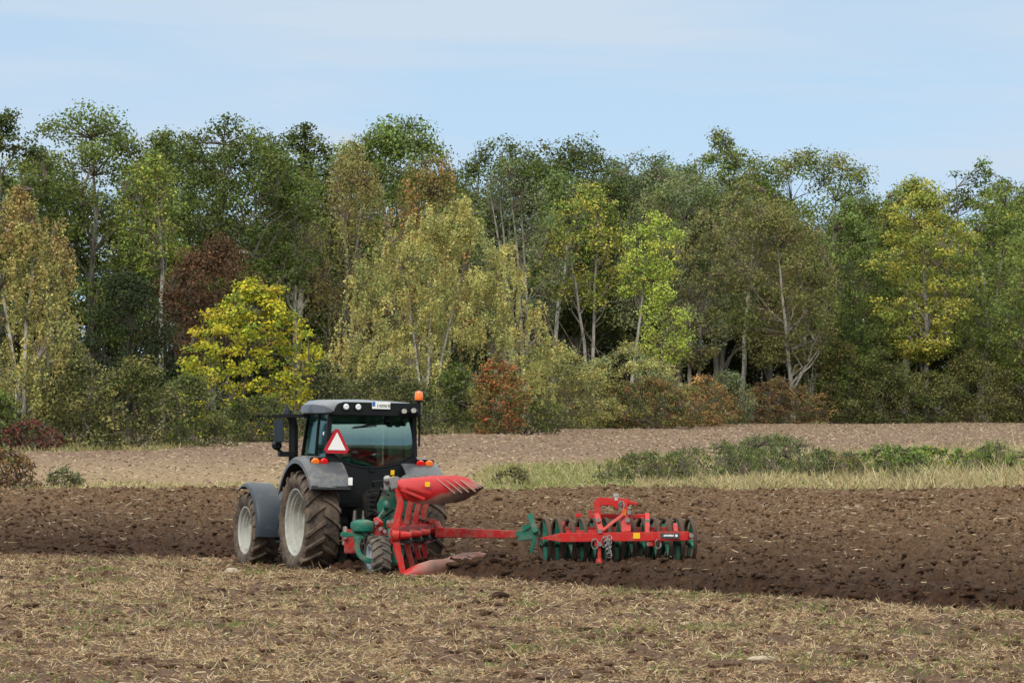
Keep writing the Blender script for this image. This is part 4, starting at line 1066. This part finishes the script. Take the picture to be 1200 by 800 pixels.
MB().lathe([(0, -.05), (.055, -.055), (.065, -.02), (.03, .05), (0, .05)], n=16, axis='y').build('cab_lamp', LENS, tr_, loc=(-.77, .28, 2.54))
# inside the cab
st = MB(); st.box((0, .62, 1.72), (.52, .5, .14)); st.box((0, .38, 2.06), (.48, .13, .62), Matrix.Rotation(math.radians(-8), 3, 'X')); st.box((0, .34, 2.44), (.26, .1, .18)); st.build('driver_seat', TAN, tr_, .05)
sw = MB(); sw.lathe([(.19 + .018 * math.cos(q), .018 * math.sin(q)) for q in np.arange(8) * math.pi / 4], n=24, axis='y', closed=True); sw.box((0, 0, 0), (.36, .02, .03)); sw.tube([(0, 0, 0), (0, .25, -.35)], .04)
sw.build('steering_wheel', BLK, tr_, loc=(0, 1.12, 2.12), rot=(math.radians(-55), 0, 0))
MB().box((.35, .6, 1.95), (.14, .5, .1)).build('armrest', BLK, tr_, .03)
# back of the tractor: couplings, links, hoses
cp = MB()
cp.box((.03, -.42, 1.30), (.56, .34, .58))
cp.build('coupler_block', IRON, tr_, .09, seg=3)
b = MB()
for i in range(6):
    z = 1.10 + i * .085
    b.tube([(-.24, -.60, z), (-.12, -.67, z + .02), (.05, -.69, z + .015), (.20, -.66, z), (.30, -.58, z - .02)], .026, 6)
b.tube([(-.1, -.5, 1.62), (-.14, -.62, 1.70), (.02, -.66, 1.72), (.12, -.6, 1.62)], .022, 6)
b.build('hydraulic_hoses', BLK, tr_)
b = MB()
for x in (-.42, .46): b.bar((x, -.35, .55), (x * 1.05, -1.35, .50), .07, .12)
b.bar((0, -.3, 1.12), (.10, -1.35, 1.12), .07, .07)
b.build('lift_link', IRON, tr_, .01)
b = MB()
for x in (-.45, -.28, .48): b.tube([(x, -.45, .58), (x, -.50, 1.18)], [.045, .03], 8)
b.build('lift_rod', STEEL, tr_)
b = MB(); b.box((0, -.40, .62), (.36, .4, .34)); b.box((-.5, -.42, .42), (.16, .1, .4)); b.box((-.1, -.52, .38), (.5, .25, .12)); b.build('drawbar_frame', IRON, tr_, .02)
b = MB(); b.box((-.62, -.45, .72), (.08, .08, .34)); b.build('white_buffer', RIM, tr_, .015)
b = MB(); b.box((-.57, -1.0, 1.70), (.075, .04, .14)); b.build('mudguard_reflector', WHITE, tr_, .005)
b = MB(); b.box((.38, -.13, 1.87), (.07, .03, .09)); b.build('yellow_tag', YEL_P, tr_, .005)
b = MB(); b.lathe([(.045 + .014 * math.cos(q), .014 * math.sin(q)) for q in np.arange(6) * math.pi / 3], n=18, axis='y', closed=True); b.build('hook_ring', YEL_P, tr_, loc=(.40, -.14, 1.75))

# the cab sits back over the axle; couplings hang behind it
CAB = 'rear_panel cab_floor rear_pillar front_pillar door_pillar side_window rear_window windscreen roof warning_triangle beacon_stalk aerial mirror_arm lamp_arm driver_seat steering_wheel armrest cab_lamp exhaust_pipe lamp_bracket yellow_tag hook_ring'.split()
for o in tr_.children:
    nm_ = o.name.split('.')[0]
    if nm_ in CAB: o.location.y -= .40
    if nm_ in ('coupler_block', 'hydraulic_hoses'): o.location.y -= .33; o.location.x += .02
    if nm_ in ('lift_rod', 'white_buffer'): o.location.y -= .25; o.location.x += .06
# ------------------------------------------------------------------ the reversible plough behind it
def W(px, py, D): return Vector((at(px, D), D, zat(py, D)))
PO = Vector((at(462, 107.2), 107.2, 0.0))
pl = thing('plough', 'red and green reversible plough with grey depth wheel, mounted behind the tractor', 'plough', PO)
def L(px, py, D): return W(px, py, D) - PO
def board(edge_top, edge_bot, D, wear, name, parent, sweep=.5, bulge=.16, thick=.016, off=(0, 0)):
    """twisted mouldboard: outline rows in photo columns at distance D, given real depth and thickness"""
    ns, nt_ = 22, 9
    V, att = [], []
    xs = np.linspace(edge_top[0][0], edge_top[-1][0], ns)
    tp = np.interp(xs, [p[0] for p in edge_top], [p[1] for p in edge_top]); bt = np.interp(xs, [p[0] for p in edge_bot], [p[1] for p in edge_bot])
    for i in range(ns):
        s_ = i / (ns - 1)
        for j in range(nt_):
            t_ = j / (nt_ - 1)
            q = L(xs[i] + off[0], tp[i] + (bt[i] - tp[i]) * t_ + off[1], D)
            q.y += sweep * s_ ** 1.4 - bulge * math.sin(math.pi * (t_ * .8 + .1)) * (1 - .4 * s_) + .20 * (t_ - .5) * (s_ - .3)
            V.append(q); att.append(wear(s_, t_))
    n0 = len(V)
    V2 = V + [v + Vector((.006, thick, .004)) for v in V]
    F = []
    for i in range(ns - 1):
        for j in range(nt_ - 1):
            a = i * nt_ + j
            F.append((a, a + 1, a + nt_ + 1, a + nt_)); F.append((n0 + a, n0 + a + nt_, n0 + a + nt_ + 1, n0 + a + 1))
    rim_ = [j for j in range(nt_)] + [i * nt_ + nt_ - 1 for i in range(1, ns)] + [(ns - 1) * nt_ + j for j in range(nt_ - 2, -1, -1)] + [i * nt_ for i in range(ns - 2, 0, -1)]
    for a, c in zip(rim_, rim_[1:] + rim_[:1]): F.append((a, n0 + a, n0 + c, c))
    m = MB()._add(V2, F)
    return m.build(name, BOARD, parent, ang=50, attrs={'wear': att * 2})
def rib(parent, px0, py0, px1, py1, D, y0, y1, r_=.012):
    a, c = L(px0, py0, D), L(px1, py1, D); a.y += y0; c.y += y1
    MB().tube([a, a.lerp(c, .5) + Vector((0, -.02, .0)), c], r_, 6).build('slat', RIM if r_ > .02 else BOARD_EDGE, parent)
BOARD_EDGE = mech('worn_edge', (.40, .22, .18), .4, .2, amt=.3)

top_e = [(466, 561), (500, 560), (528, 560), (541, 564), (550, 569), (557, 573)]
bot_e = [(466, 572), (474, 585), (490, 590), (512, 591), (535, 589), (549, 581), (557, 575)]
low_t = [(474, 668), (488, 661), (504, 656), (524, 655), (533, 658), (538, 664)]
low_b = [(474, 678), (488, 680), (508, 679), (520, 678), (530, 672), (538, 666)]
body_px = [(468, 626), (480, 624.5), (490, 623), (499, 621.5)]
for k, (bx, by) in enumerate(body_px):
    D = 106.7 + .82 * k
    sc_ = 106.7 / D
    dx, dy = bx - 468, by - 626
    hub = L(bx - 4, by, D)
    c = lambda px, py: L(px + dx, py + dy, D)
    up = [c(464, 622), c(466, 606), c(469, 592), c(468, 580), c(464, 568)]
    dn = [c(464, 630), c(466, 645), c(470, 660), c(473, 676)]
    lg = MB()
    lg.path(up, .135 if k == 0 else .11, .085, taper=.8); lg.path(dn, .135 if k == 0 else .11, .085, taper=.72)
    lg.tube([c(460, 626) , c(468, 626)], .13, 12)
    leg = lg.build('plough_leg', RED_B if k == 0 else RED_P, pl)
    if k == 0:
        wr = lambda s_, t_: -.30 + 1.45 * np.clip((s_ - .26) * 1.25 + (t_ - .40) * 1.0, 0, 1.0)
    else:
        wr = lambda s_, t_: -.1 + 1.1 * np.clip((s_ - .35) * 2 + (t_ - .5), 0, 1.1)
    ub = board(top_e, bot_e, D, wr, 'mouldboard', leg, .45, .15, off=(dx * .30, dy * .6))
    if k == 0:
        for q in range(4):
            rib(ub, 512 + q * 9, 561 + q * .4, 533 + q * 8, 578 - q * .6, D, .16 - .05 + q * .05, .12 + q * .05)
        bb = L(501, 567, D); MB().box(bb + Vector((0, -.06, 0)), (.085, .012, .085), Matrix.Rotation(math.radians(12), 3, 'Z')).build('yellow_sticker', YEL_P, ub)
        tb = MB(); tb.bar(c(470, 573), c(498, 584), .02, .05); tb.bar(c(476, 571), c(505, 577), .02, .035)
        for v_ in range(len(tb.v)): tb.v[v_] = (tb.v[v_][0], tb.v[v_][1] - .13, tb.v[v_][2])
        tb.build('trash_board', RED_B, ub, .004)
    wl_ = lambda s_, t_: .25 + .55 * np.clip(s_ * 1.8, 0, 1) - .5 * max(0, t_ - .6)
    board(low_t, low_b, D, wl_, 'lower_mouldboard', leg, .40, .12, off=(dx * 1.2 + (6 if k == 1 else 0), dy * .8 - 1.5 * k))
    fg = MB(); fg.prism([(0, 0), (.16, .03), (.15, .20), (.06, .24), (-.05, .16)], (0, .10, 0), c(459, 573) + Vector((0, -.05, 0))); fg.build('frog_plate', STEEL, leg, .015)
    sh = MB(); sh.prism([(0, 0), (.5, -.06), (.46, .05), (.05, .10)], (0, .03, 0), c(474, 678) + Vector((0, -.1, 0))); sh.build('share', BOARD_EDGE, leg, .004)
    # spring pack between the legs
    s0 = c(468, 627.5)
    sp = MB(); sp.tube([s0 + Vector((.02, 0, 0)), s0 + Vector((.14, .2, .01)), s0 + Vector((.16, .5, .02))], [.085, .08, .06], 10); sp.box(s0 + Vector((.10, .28, -.09)), (.22, .5, .08)); sp.build('leaf_spring', IRON, pl, .01)
    kn = MB(); kn.tube([s0 + Vector((.0, -.05, .01)), s0 + Vector((.20, .03, .015))], [.075, .06], 10); kn.build('hinge_knuckle', RED_B, pl, .01)
    MB().box(s0 + Vector((.20, .05, .02)), (.025, .1, .17)).build('clamp_plate', STEEL, pl, .006)
MB().bar(L(462, 623, 106.6), L(507, 618, 109.7), .17, .17).build('plough_beam', RED_P, pl, .015)
MB().bar(L(507, 630, 109.6), L(494, 634, 108.6), .1, .1).build('rear_brace', RED_P, pl, .01)
fx_ = MB(); fx_.bar(L(497, 611, 109.2), L(512, 611, 109.2), .09, .09); fx_.tube([L(511, 612, 109.1), L(516, 622, 109.0)], .07, 8); fx_.build('adjuster', RED_P, pl, .01)
# headstock and cross frame
hs = MB()
hs.prism([(0, 0), (.20, .02), (.27, .30), (.25, .62), (.16, .72), (.02, .66), (-.08, .45), (-.06, .15)], (0, .06, 0), L(447, 620, 108.4))
hs.bar(L(452, 598, 108.3), L(441, 612, 108.1), .07, .09); hs.tube([L(450, 592, 108.25), L(455, 592, 108.25)], .09, 10)
hs.build('headstock', GRN_P, pl, .015)
g2 = MB(); g2.bar(L(460, 583, 108.6), L(476, 606, 108.8), .14, .2); g2.bar(L(470, 590, 108.9), L(500, 600, 109.6), .1, .14); g2.bar(L(452, 632, 108.5), L(478, 632, 107.6), .09, .10); g2.bar(L(456, 618, 108.2), L(457, 640, 107.9), .06, .1); g2.build('turnover_frame', GRN_P, pl, .015)
fg = MB(); fg.box(L(455, 567, 108.1), (.16, .12, .22)); fg.tube([L(450, 562, 108.0), L(458, 561, 108.0)], .07, 10); fg.build('turnover_ram', STEEL, pl, .02)
cf = MB()
cf.bar(L(402, 629, 108.9), L(482, 622, 108.3), .13, .13); cf.box(L(437, 620, 108.0), (.30, .22, .26)); cf.box(L(412, 635, 108.6), (.26, .2, .2)); cf.box(L(410, 643, 108.5), (.2, .16, .16)); cf.box(L(444, 624, 107.7), (.2, .18, .2)); cf.bar(L(455, 615, 107.8), L(470, 612, 107.5), .1, .13); cf.box(L(455, 634, 107.6), (.3, .16, .12)); cf.tube([L(440, 608, 107.9), L(447, 614, 107.7)], .06, 8)
cf.build('cross_frame', RED_P, pl, .02)
for px, py, D in ((441, 612, 107.6), (446, 619, 107.5), (455, 611, 107.4), (460, 610, 107.4), (405, 629, 108.5), (436, 626, 107.7), (463, 618, 107.2), (451, 622, 107.4)):
    p = L(px, py, D); MB().tube([p + Vector((0, .06, 0)), p + Vector((0, -.09, 0))], .035, 6).build('frame_bolt', STEEL, pl)
# hoses over the frame, stops and small plates
hz = MB()
for a_, m_, b_ in (((446, 575, 108.6), (452, 560, 108.2), (458, 575, 108.0)), ((440, 590, 108.6), (447, 572, 108.3), (455, 580, 108.0)), ((452, 604, 108.2), (462, 596, 107.9), (474, 612, 107.8)), ((430, 606, 108.7), (440, 598, 108.4), (450, 606, 108.1)), ((470, 614, 107.9), (485, 606, 108.6), (503, 612, 109.2))):
    A, M_, B_ = L(*a_), L(*m_), L(*b_); hz.tube([A, A.lerp(M_, .6), M_, M_.lerp(B_, .5), B_], .022, 6)
hz.build('hose', BLK, pl)
for px, py, D in ((474, 616, 107.4), (486, 615, 108.2), (495, 614, 109.0), (447, 632, 107.8), (409, 624, 108.7), (431, 633, 107.9)):
    MB().box(L(px, py, D), (.11, .10, .13), Matrix.Rotation(.3, 3, 'Y')).build('stop_block', RED_P, pl, .012)
for px, py, D in ((478, 634, 107.2), (489, 632.5, 108.0), (498, 631, 108.8)):
    MB().tube([L(px, py, D), L(px + 9, py - 1, D + .5)], .04, 8).build('trip_rod', IRON, pl)
# depth wheel on its cranked green arm
WC = L(442.5, 651.5, 107.5)
dw = wheel(pl, WC, .375, .35, .20, 15, .035, .045, -1, .16, 'depth_wheel', (0, 0, math.radians(16)), mech('blue_grey_rim', (.36, .40, .46), .5, amt=.3), RUB_G)
ga = MB()
ga.bar(L(400, 626, 108.0), L(440, 626, 107.7), .10, .09); ga.bar(L(419, 618, 107.7), L(421, 634, 107.5), .16, .14)
ga.path([L(421, 628, 107.42), L(418.5, 640, 107.42), L(422, 650, 107.4), L(430, 656, 107.38), L(436, 657, 107.4)], .10, .11)
ga.build('wheel_arm', GRN_P, pl, .015)
ca_ = MB(); ca_.lathe([(0, .10), (.08, .10), (.20, .06), (.22, 0), (.20, -.10), (0, -.12)], n=16, axis='z'); ca_.build('arm_cap', GRN_P, pl, loc=L(425, 615, 107.6))
MB().box(L(428, 620, 107.6), (.12, .2, .3)).build('green_casting', GRN_P, pl, .04); MB().box(L(465, 651, 107.6), (.24, .3, .32)).build('green_casting', GRN_P, pl, .04)
# press arm reaching sideways, with its catching claw
ar = MB(); ar.bar(L(512, 623.5, 109.0), L(607, 626, 108.0), .14, .185, w2=.12, h2=.13); ar.build('press_arm', RED_P, pl, .012)
cl = MB()
cl.bar(L(605, 625.5, 108.0), L(632, 623, 107.9), .13, .10); cl.bar(L(611, 621, 107.95), L(626, 613, 107.85), .09, .10)
cl.bar(L(620.5, 602, 107.85), L(628, 624, 107.8), .10, .115, (0, 1, 0)); cl.bar(L(607, 631, 107.95), L(630, 628, 107.9), .12, .09)
cl.bar(L(627, 628, 107.85), L(622, 648, 107.85), .085, .10, (0, 1, 0), w2=.045, h2=.06)
cl.build('catching_claw', GRN_P, pl, .014)

# ------------------------------------------------------------------ the furrow press
KO = Vector((at(722, 109.2), 109.2, .10))
kp = thing('furrow_press', 'red framed furrow press with two rows of green spoked iron rings, on turned soil', 'furrow press', KO)
KR = math.radians(12)
def K(px, py, D): return W(px, py, D) - KO
def press_ring(parent, c, R):
    rg = MB().lathe([(R - .055, -.03), (R - .02, -.036), (R, -.008), (R, .008), (R - .02, .036), (R - .055, .03)], n=36, closed=True)
    ph = random.uniform(0, 1.57)
    o = rg.build('press_ring', RUST, parent, loc=c, rot=(0, 0, KR))
    s_ = MB(); s_.tube([(-.06, 0, 0), (.06, 0, 0)], .085, 12)
    for k in range(4):
        a = ph + k * math.pi / 2
        d = Vector((0, math.cos(a), math.sin(a))); n_ = Vector((0, -math.sin(a), math.cos(a)))
        s_.bar(d * .06, d * (R - .035), .075, .035, n_, w2=.05, h2=.075)
    s_.build('ring_spokes', GRN_P, o, .006)
    return o
ax_ = Vector((math.cos(KR), math.sin(KR), 0)); fw_ = Vector((-math.sin(KR), math.cos(KR), 0))
c0 = K(722, 634, 109.2)
for k in range(13):
    press_ring(kp, c0 + ax_ * (-1.30 + k * .2215), .435)
for k in range(12):
    press_ring(kp, c0 + ax_ * (-1.19 + k * .2215) + fw_ * .62 + Vector((0, 0, -.02)), .395)
b = MB(); b.tube([c0 - ax_ * 1.36, c0 + ax_ * 1.42], .045, 10); b.tube([c0 - ax_ * 1.25 + fw_ * .62, c0 + ax_ * 1.34 + fw_ * .62], .045, 10); b.build('ring_axle', IRON, kp)
fr_ = kp
mbm = MB(); mbm.bar(K(655, 629.5, 108.42), K(806, 627.6, 108.62), .14, .16); mbm = mbm.build('main_beam', RED_B, kp, .01)
tp_ = MB(); tp_.bar(K(633, 630.5, 108.40), K(657, 629.5, 108.42), .07, .02, w2=.14, h2=.152); tp_.bar(K(806, 627.6, 108.62), K(813, 627.4, 108.64), .12, .15, w2=.07, h2=.06); tp_.build('beam_tip', RED_B, mbm, .006)
MB().bar(K(663, 623.5, 108.75), K(704, 622.5, 108.8), .10, .07).build('side_rail', RED_B, kp, .01)
rb_ = MB(); rb_.bar(K(660, 620, 109.1), K(798, 620, 109.35), .1, .09); rb_.bar(K(657, 622, 109.0), K(661, 612, 109.1), .08, .08); rb_.bar(K(792, 624, 109.0), K(791, 614, 109.2), .08, .08); rb_.build('rear_beam', RED_P, kp, .01)
MB().box(K(746, 627.3, 108.47), (.12, .012, .10), Matrix.Rotation(math.radians(2), 3, 'Z')).build('yellow_sticker', YEL_P, mbm)
lbx = K(785, 627.2, 108.5); nm = MB().box(lbx, (.34, .012, .10)).build('maker_label', INK, mbm, .003)
b = MB()
for i, (x, w_) in enumerate(((-.10, .02), (-.075, .018), (-.05, .02), (-.028, .014), (-.005, .02), (.018, .02), (.04, .018), (.062, .012))): b.box(lbx + Vector((x, -.0085, .004 if i % 3 else 0)), (w_, .004, .034 if i % 2 else .028))
b.box(lbx + Vector((.115, -.0085, .0)), (.04, .004, .04)); b.build('label_lettering', WHITE, mbm)
# gantry and mast
ga_ = MB()
ga_.bar(K(698.5, 587, 108.9), K(737, 588.5, 108.95), .12, .14); ga_.bar(K(700, 586, 108.9), K(700, 606, 108.9), .12, .12, (0, 1, 0)); ga_.bar(K(699, 600, 108.9), K(705, 624, 108.75), .10, .10, (0, 1, 0))
ga_.bar(K(720, 590, 108.85), K(726, 594, 108.85), .06, .12); ga_.bar(K(730, 588, 108.88), K(748, 590, 108.86), .10, .10, w2=.06, h2=.045)
ga_.build('gantry', RED_B, kp, .012)
MB().bar(K(690, 604.5, 109.2), K(760, 604.8, 109.3), .10, .085).build('upper_rail', RED_B, kp, .01)
cr_ = MB(); cr_.bar(K(758.5, 603, 109.28), K(758.5, 626, 108.8), .08, .10, (0, 1, 0)); cr_.bar(K(753, 606, 109.25), K(754, 612, 109.2), .05, .06, (0, 1, 0)); cr_.box(K(692, 601, 109.2), (.07, .08, .10)); cr_.box(K(678, 603.5, 109.3), (.10, .1, .07)); cr_.build('rail_post', RED_B, kp, .008)
ms = MB(); ms.bar(K(732, 586, 108.75), K(732, 606, 108.72), .11, .12, (0, 1, 0)); ms.bar(K(732.5, 604, 108.72), K(734, 624, 108.62), .17, .14, (0, 1, 0)); ms = ms.build('mast', RED_B, kp, .012)
MB().bar(K(706, 621, 108.5), K(731, 602, 108.6), .045, .045).build('diagonal_brace', mech('pale_red_paint', (.62, .10, .08), .4, amt=.2), kp, .006)
MB().box(K(731, 600, 108.64), (.085, .015, .12)).build('orange_reflector', ORA, ms, .004)
b = MB(); b.tube([K(722, 586, 108.9), K(722, 580, 108.9)], [.045, .03], 8); b.tube([K(722, 581, 108.9), K(722, 578, 108.9)], .05, 8); b.build('valve', RIM, kp)
for px, py, D in ((735.5, 609, 108.6), (701, 609, 108.8), (703, 622, 108.45), (758.5, 610, 108.7), (737, 600, 108.6), (727, 590, 108.7), (810, 627, 108.55), (760, 637, 108.5), (703, 637, 108.4)):
    p = K(px, py, D); MB().tube([p + Vector((0, .07, 0)), p + Vector((0, -.07, 0))], .04, 8).build('steel_pin', STEEL, kp)
lg_ = MB(); lg_.tube([K(702, 638, 108.42), K(702.5, 656, 108.40)], .035, 8); lg_.tube([K(702, 654, 108.40), K(702, 660, 108.40), K(702, 663, 108.40)], [.05, .07, .085], 10); lg_.box(K(702, 637, 108.45), (.16, .1, .09)); lg_.build('parking_leg', RED_B, kp, .006)
hc = MB()
for px in (763, 771): hc.tube([K(px, 622, 108.3), K(px + 2, 632, 108.28), K(px + 3.5, 640, 108.36)], .022, 6)
hc.box(K(764, 637, 108.42), (.12, .1, .07)); hc.build('beam_clamp', RED_B, kp, .006)
ch = MB()
def loop(cx, cy, rx, rz, D, r_=.012): 
    p = K(cx, cy, D); ch.tube([p + Vector((rx * math.cos(a), .02 * math.sin(2 * a), rz * math.sin(a))) for a in np.linspace(0, 2 * math.pi, 13)], r_, 5)
loop(697, 637, .06, .09, 108.36); loop(771, 637, .05, .08, 108.3); loop(708, 635, .05, .09, 108.33); loop(728, 592, .05, .08, 108.6)
for k in range(9): loop(709.5 + (k % 2) * 1.2 + k * .55, 631 + k * 2.4, .026 if k % 2 else .045, .045, 108.34 + .02 * (k % 2), .010)
for k in range(7): loop(714 - (k % 2) * 1.0 - k * .2, 630 + k * 2.4, .026 if k % 2 else .042, .045, 108.36, .010)
ch.build('chain', STEEL, kp)

# ------------------------------------------------------------------ stones on the stubble
def stone(lab, px, py, w, h, mat, seed):
    D = dist(py, .06); bm = bmesh.new(); bmesh.ops.create_icosphere(bm, subdivisions=3, radius=1)
    r_ = np.random.default_rng(seed); off = r_.uniform(0, 30, 3)
    co = np.array([v.co for v in bm.verts]); d = .7 + .6 * vn3(co * 1.3 + off, seed) + .16 * vn3(co * 4 + off, seed + 1)
    for v, q in zip(bm.verts, d): v.co = Vector((v.co.x * w * .5 * q, v.co.y * w * .45 * q, v.co.z * h * .5 * q))
    me = bpy.data.meshes.new('stone'); bm.to_mesh(me); bm.free(); me.polygons.foreach_set('use_smooth', np.ones(len(me.polygons), bool)); me.materials.append(mat)
    o = bpy.data.objects.new('stone', me); COL.objects.link(o)
    x = at(px, D); o.location = (x, D, float(ground_z(np.array([x]), np.array([D]))[0]) + h * .22)
    props(o, lab, 'stone'); return o
stone('rounded tan stone in the stubble in front of the tractor front wheel', 272, 674, .24, .16, STONE, 1)
stone('flat pale stone half sunk in the stubble, largest of the field stones', 893, 773, .36, .11, STONE, 2)
stone('small pale pink stone in the stubble below the furrow press', 803, 733, .14, .09, STONE, 3)
o = stone('dark brown lump of earth on the stubble below the plough tip', 584, 700, .30, .16, m_plough, 4); o.name = 'earth_clod'; o['category'] = 'clod'
o = stone('small reddish clod of earth beside the dark lump on the stubble', 622, 716, .2, .1, m_stubble, 7); o.name = 'earth_clod'; o['category'] = 'clod'
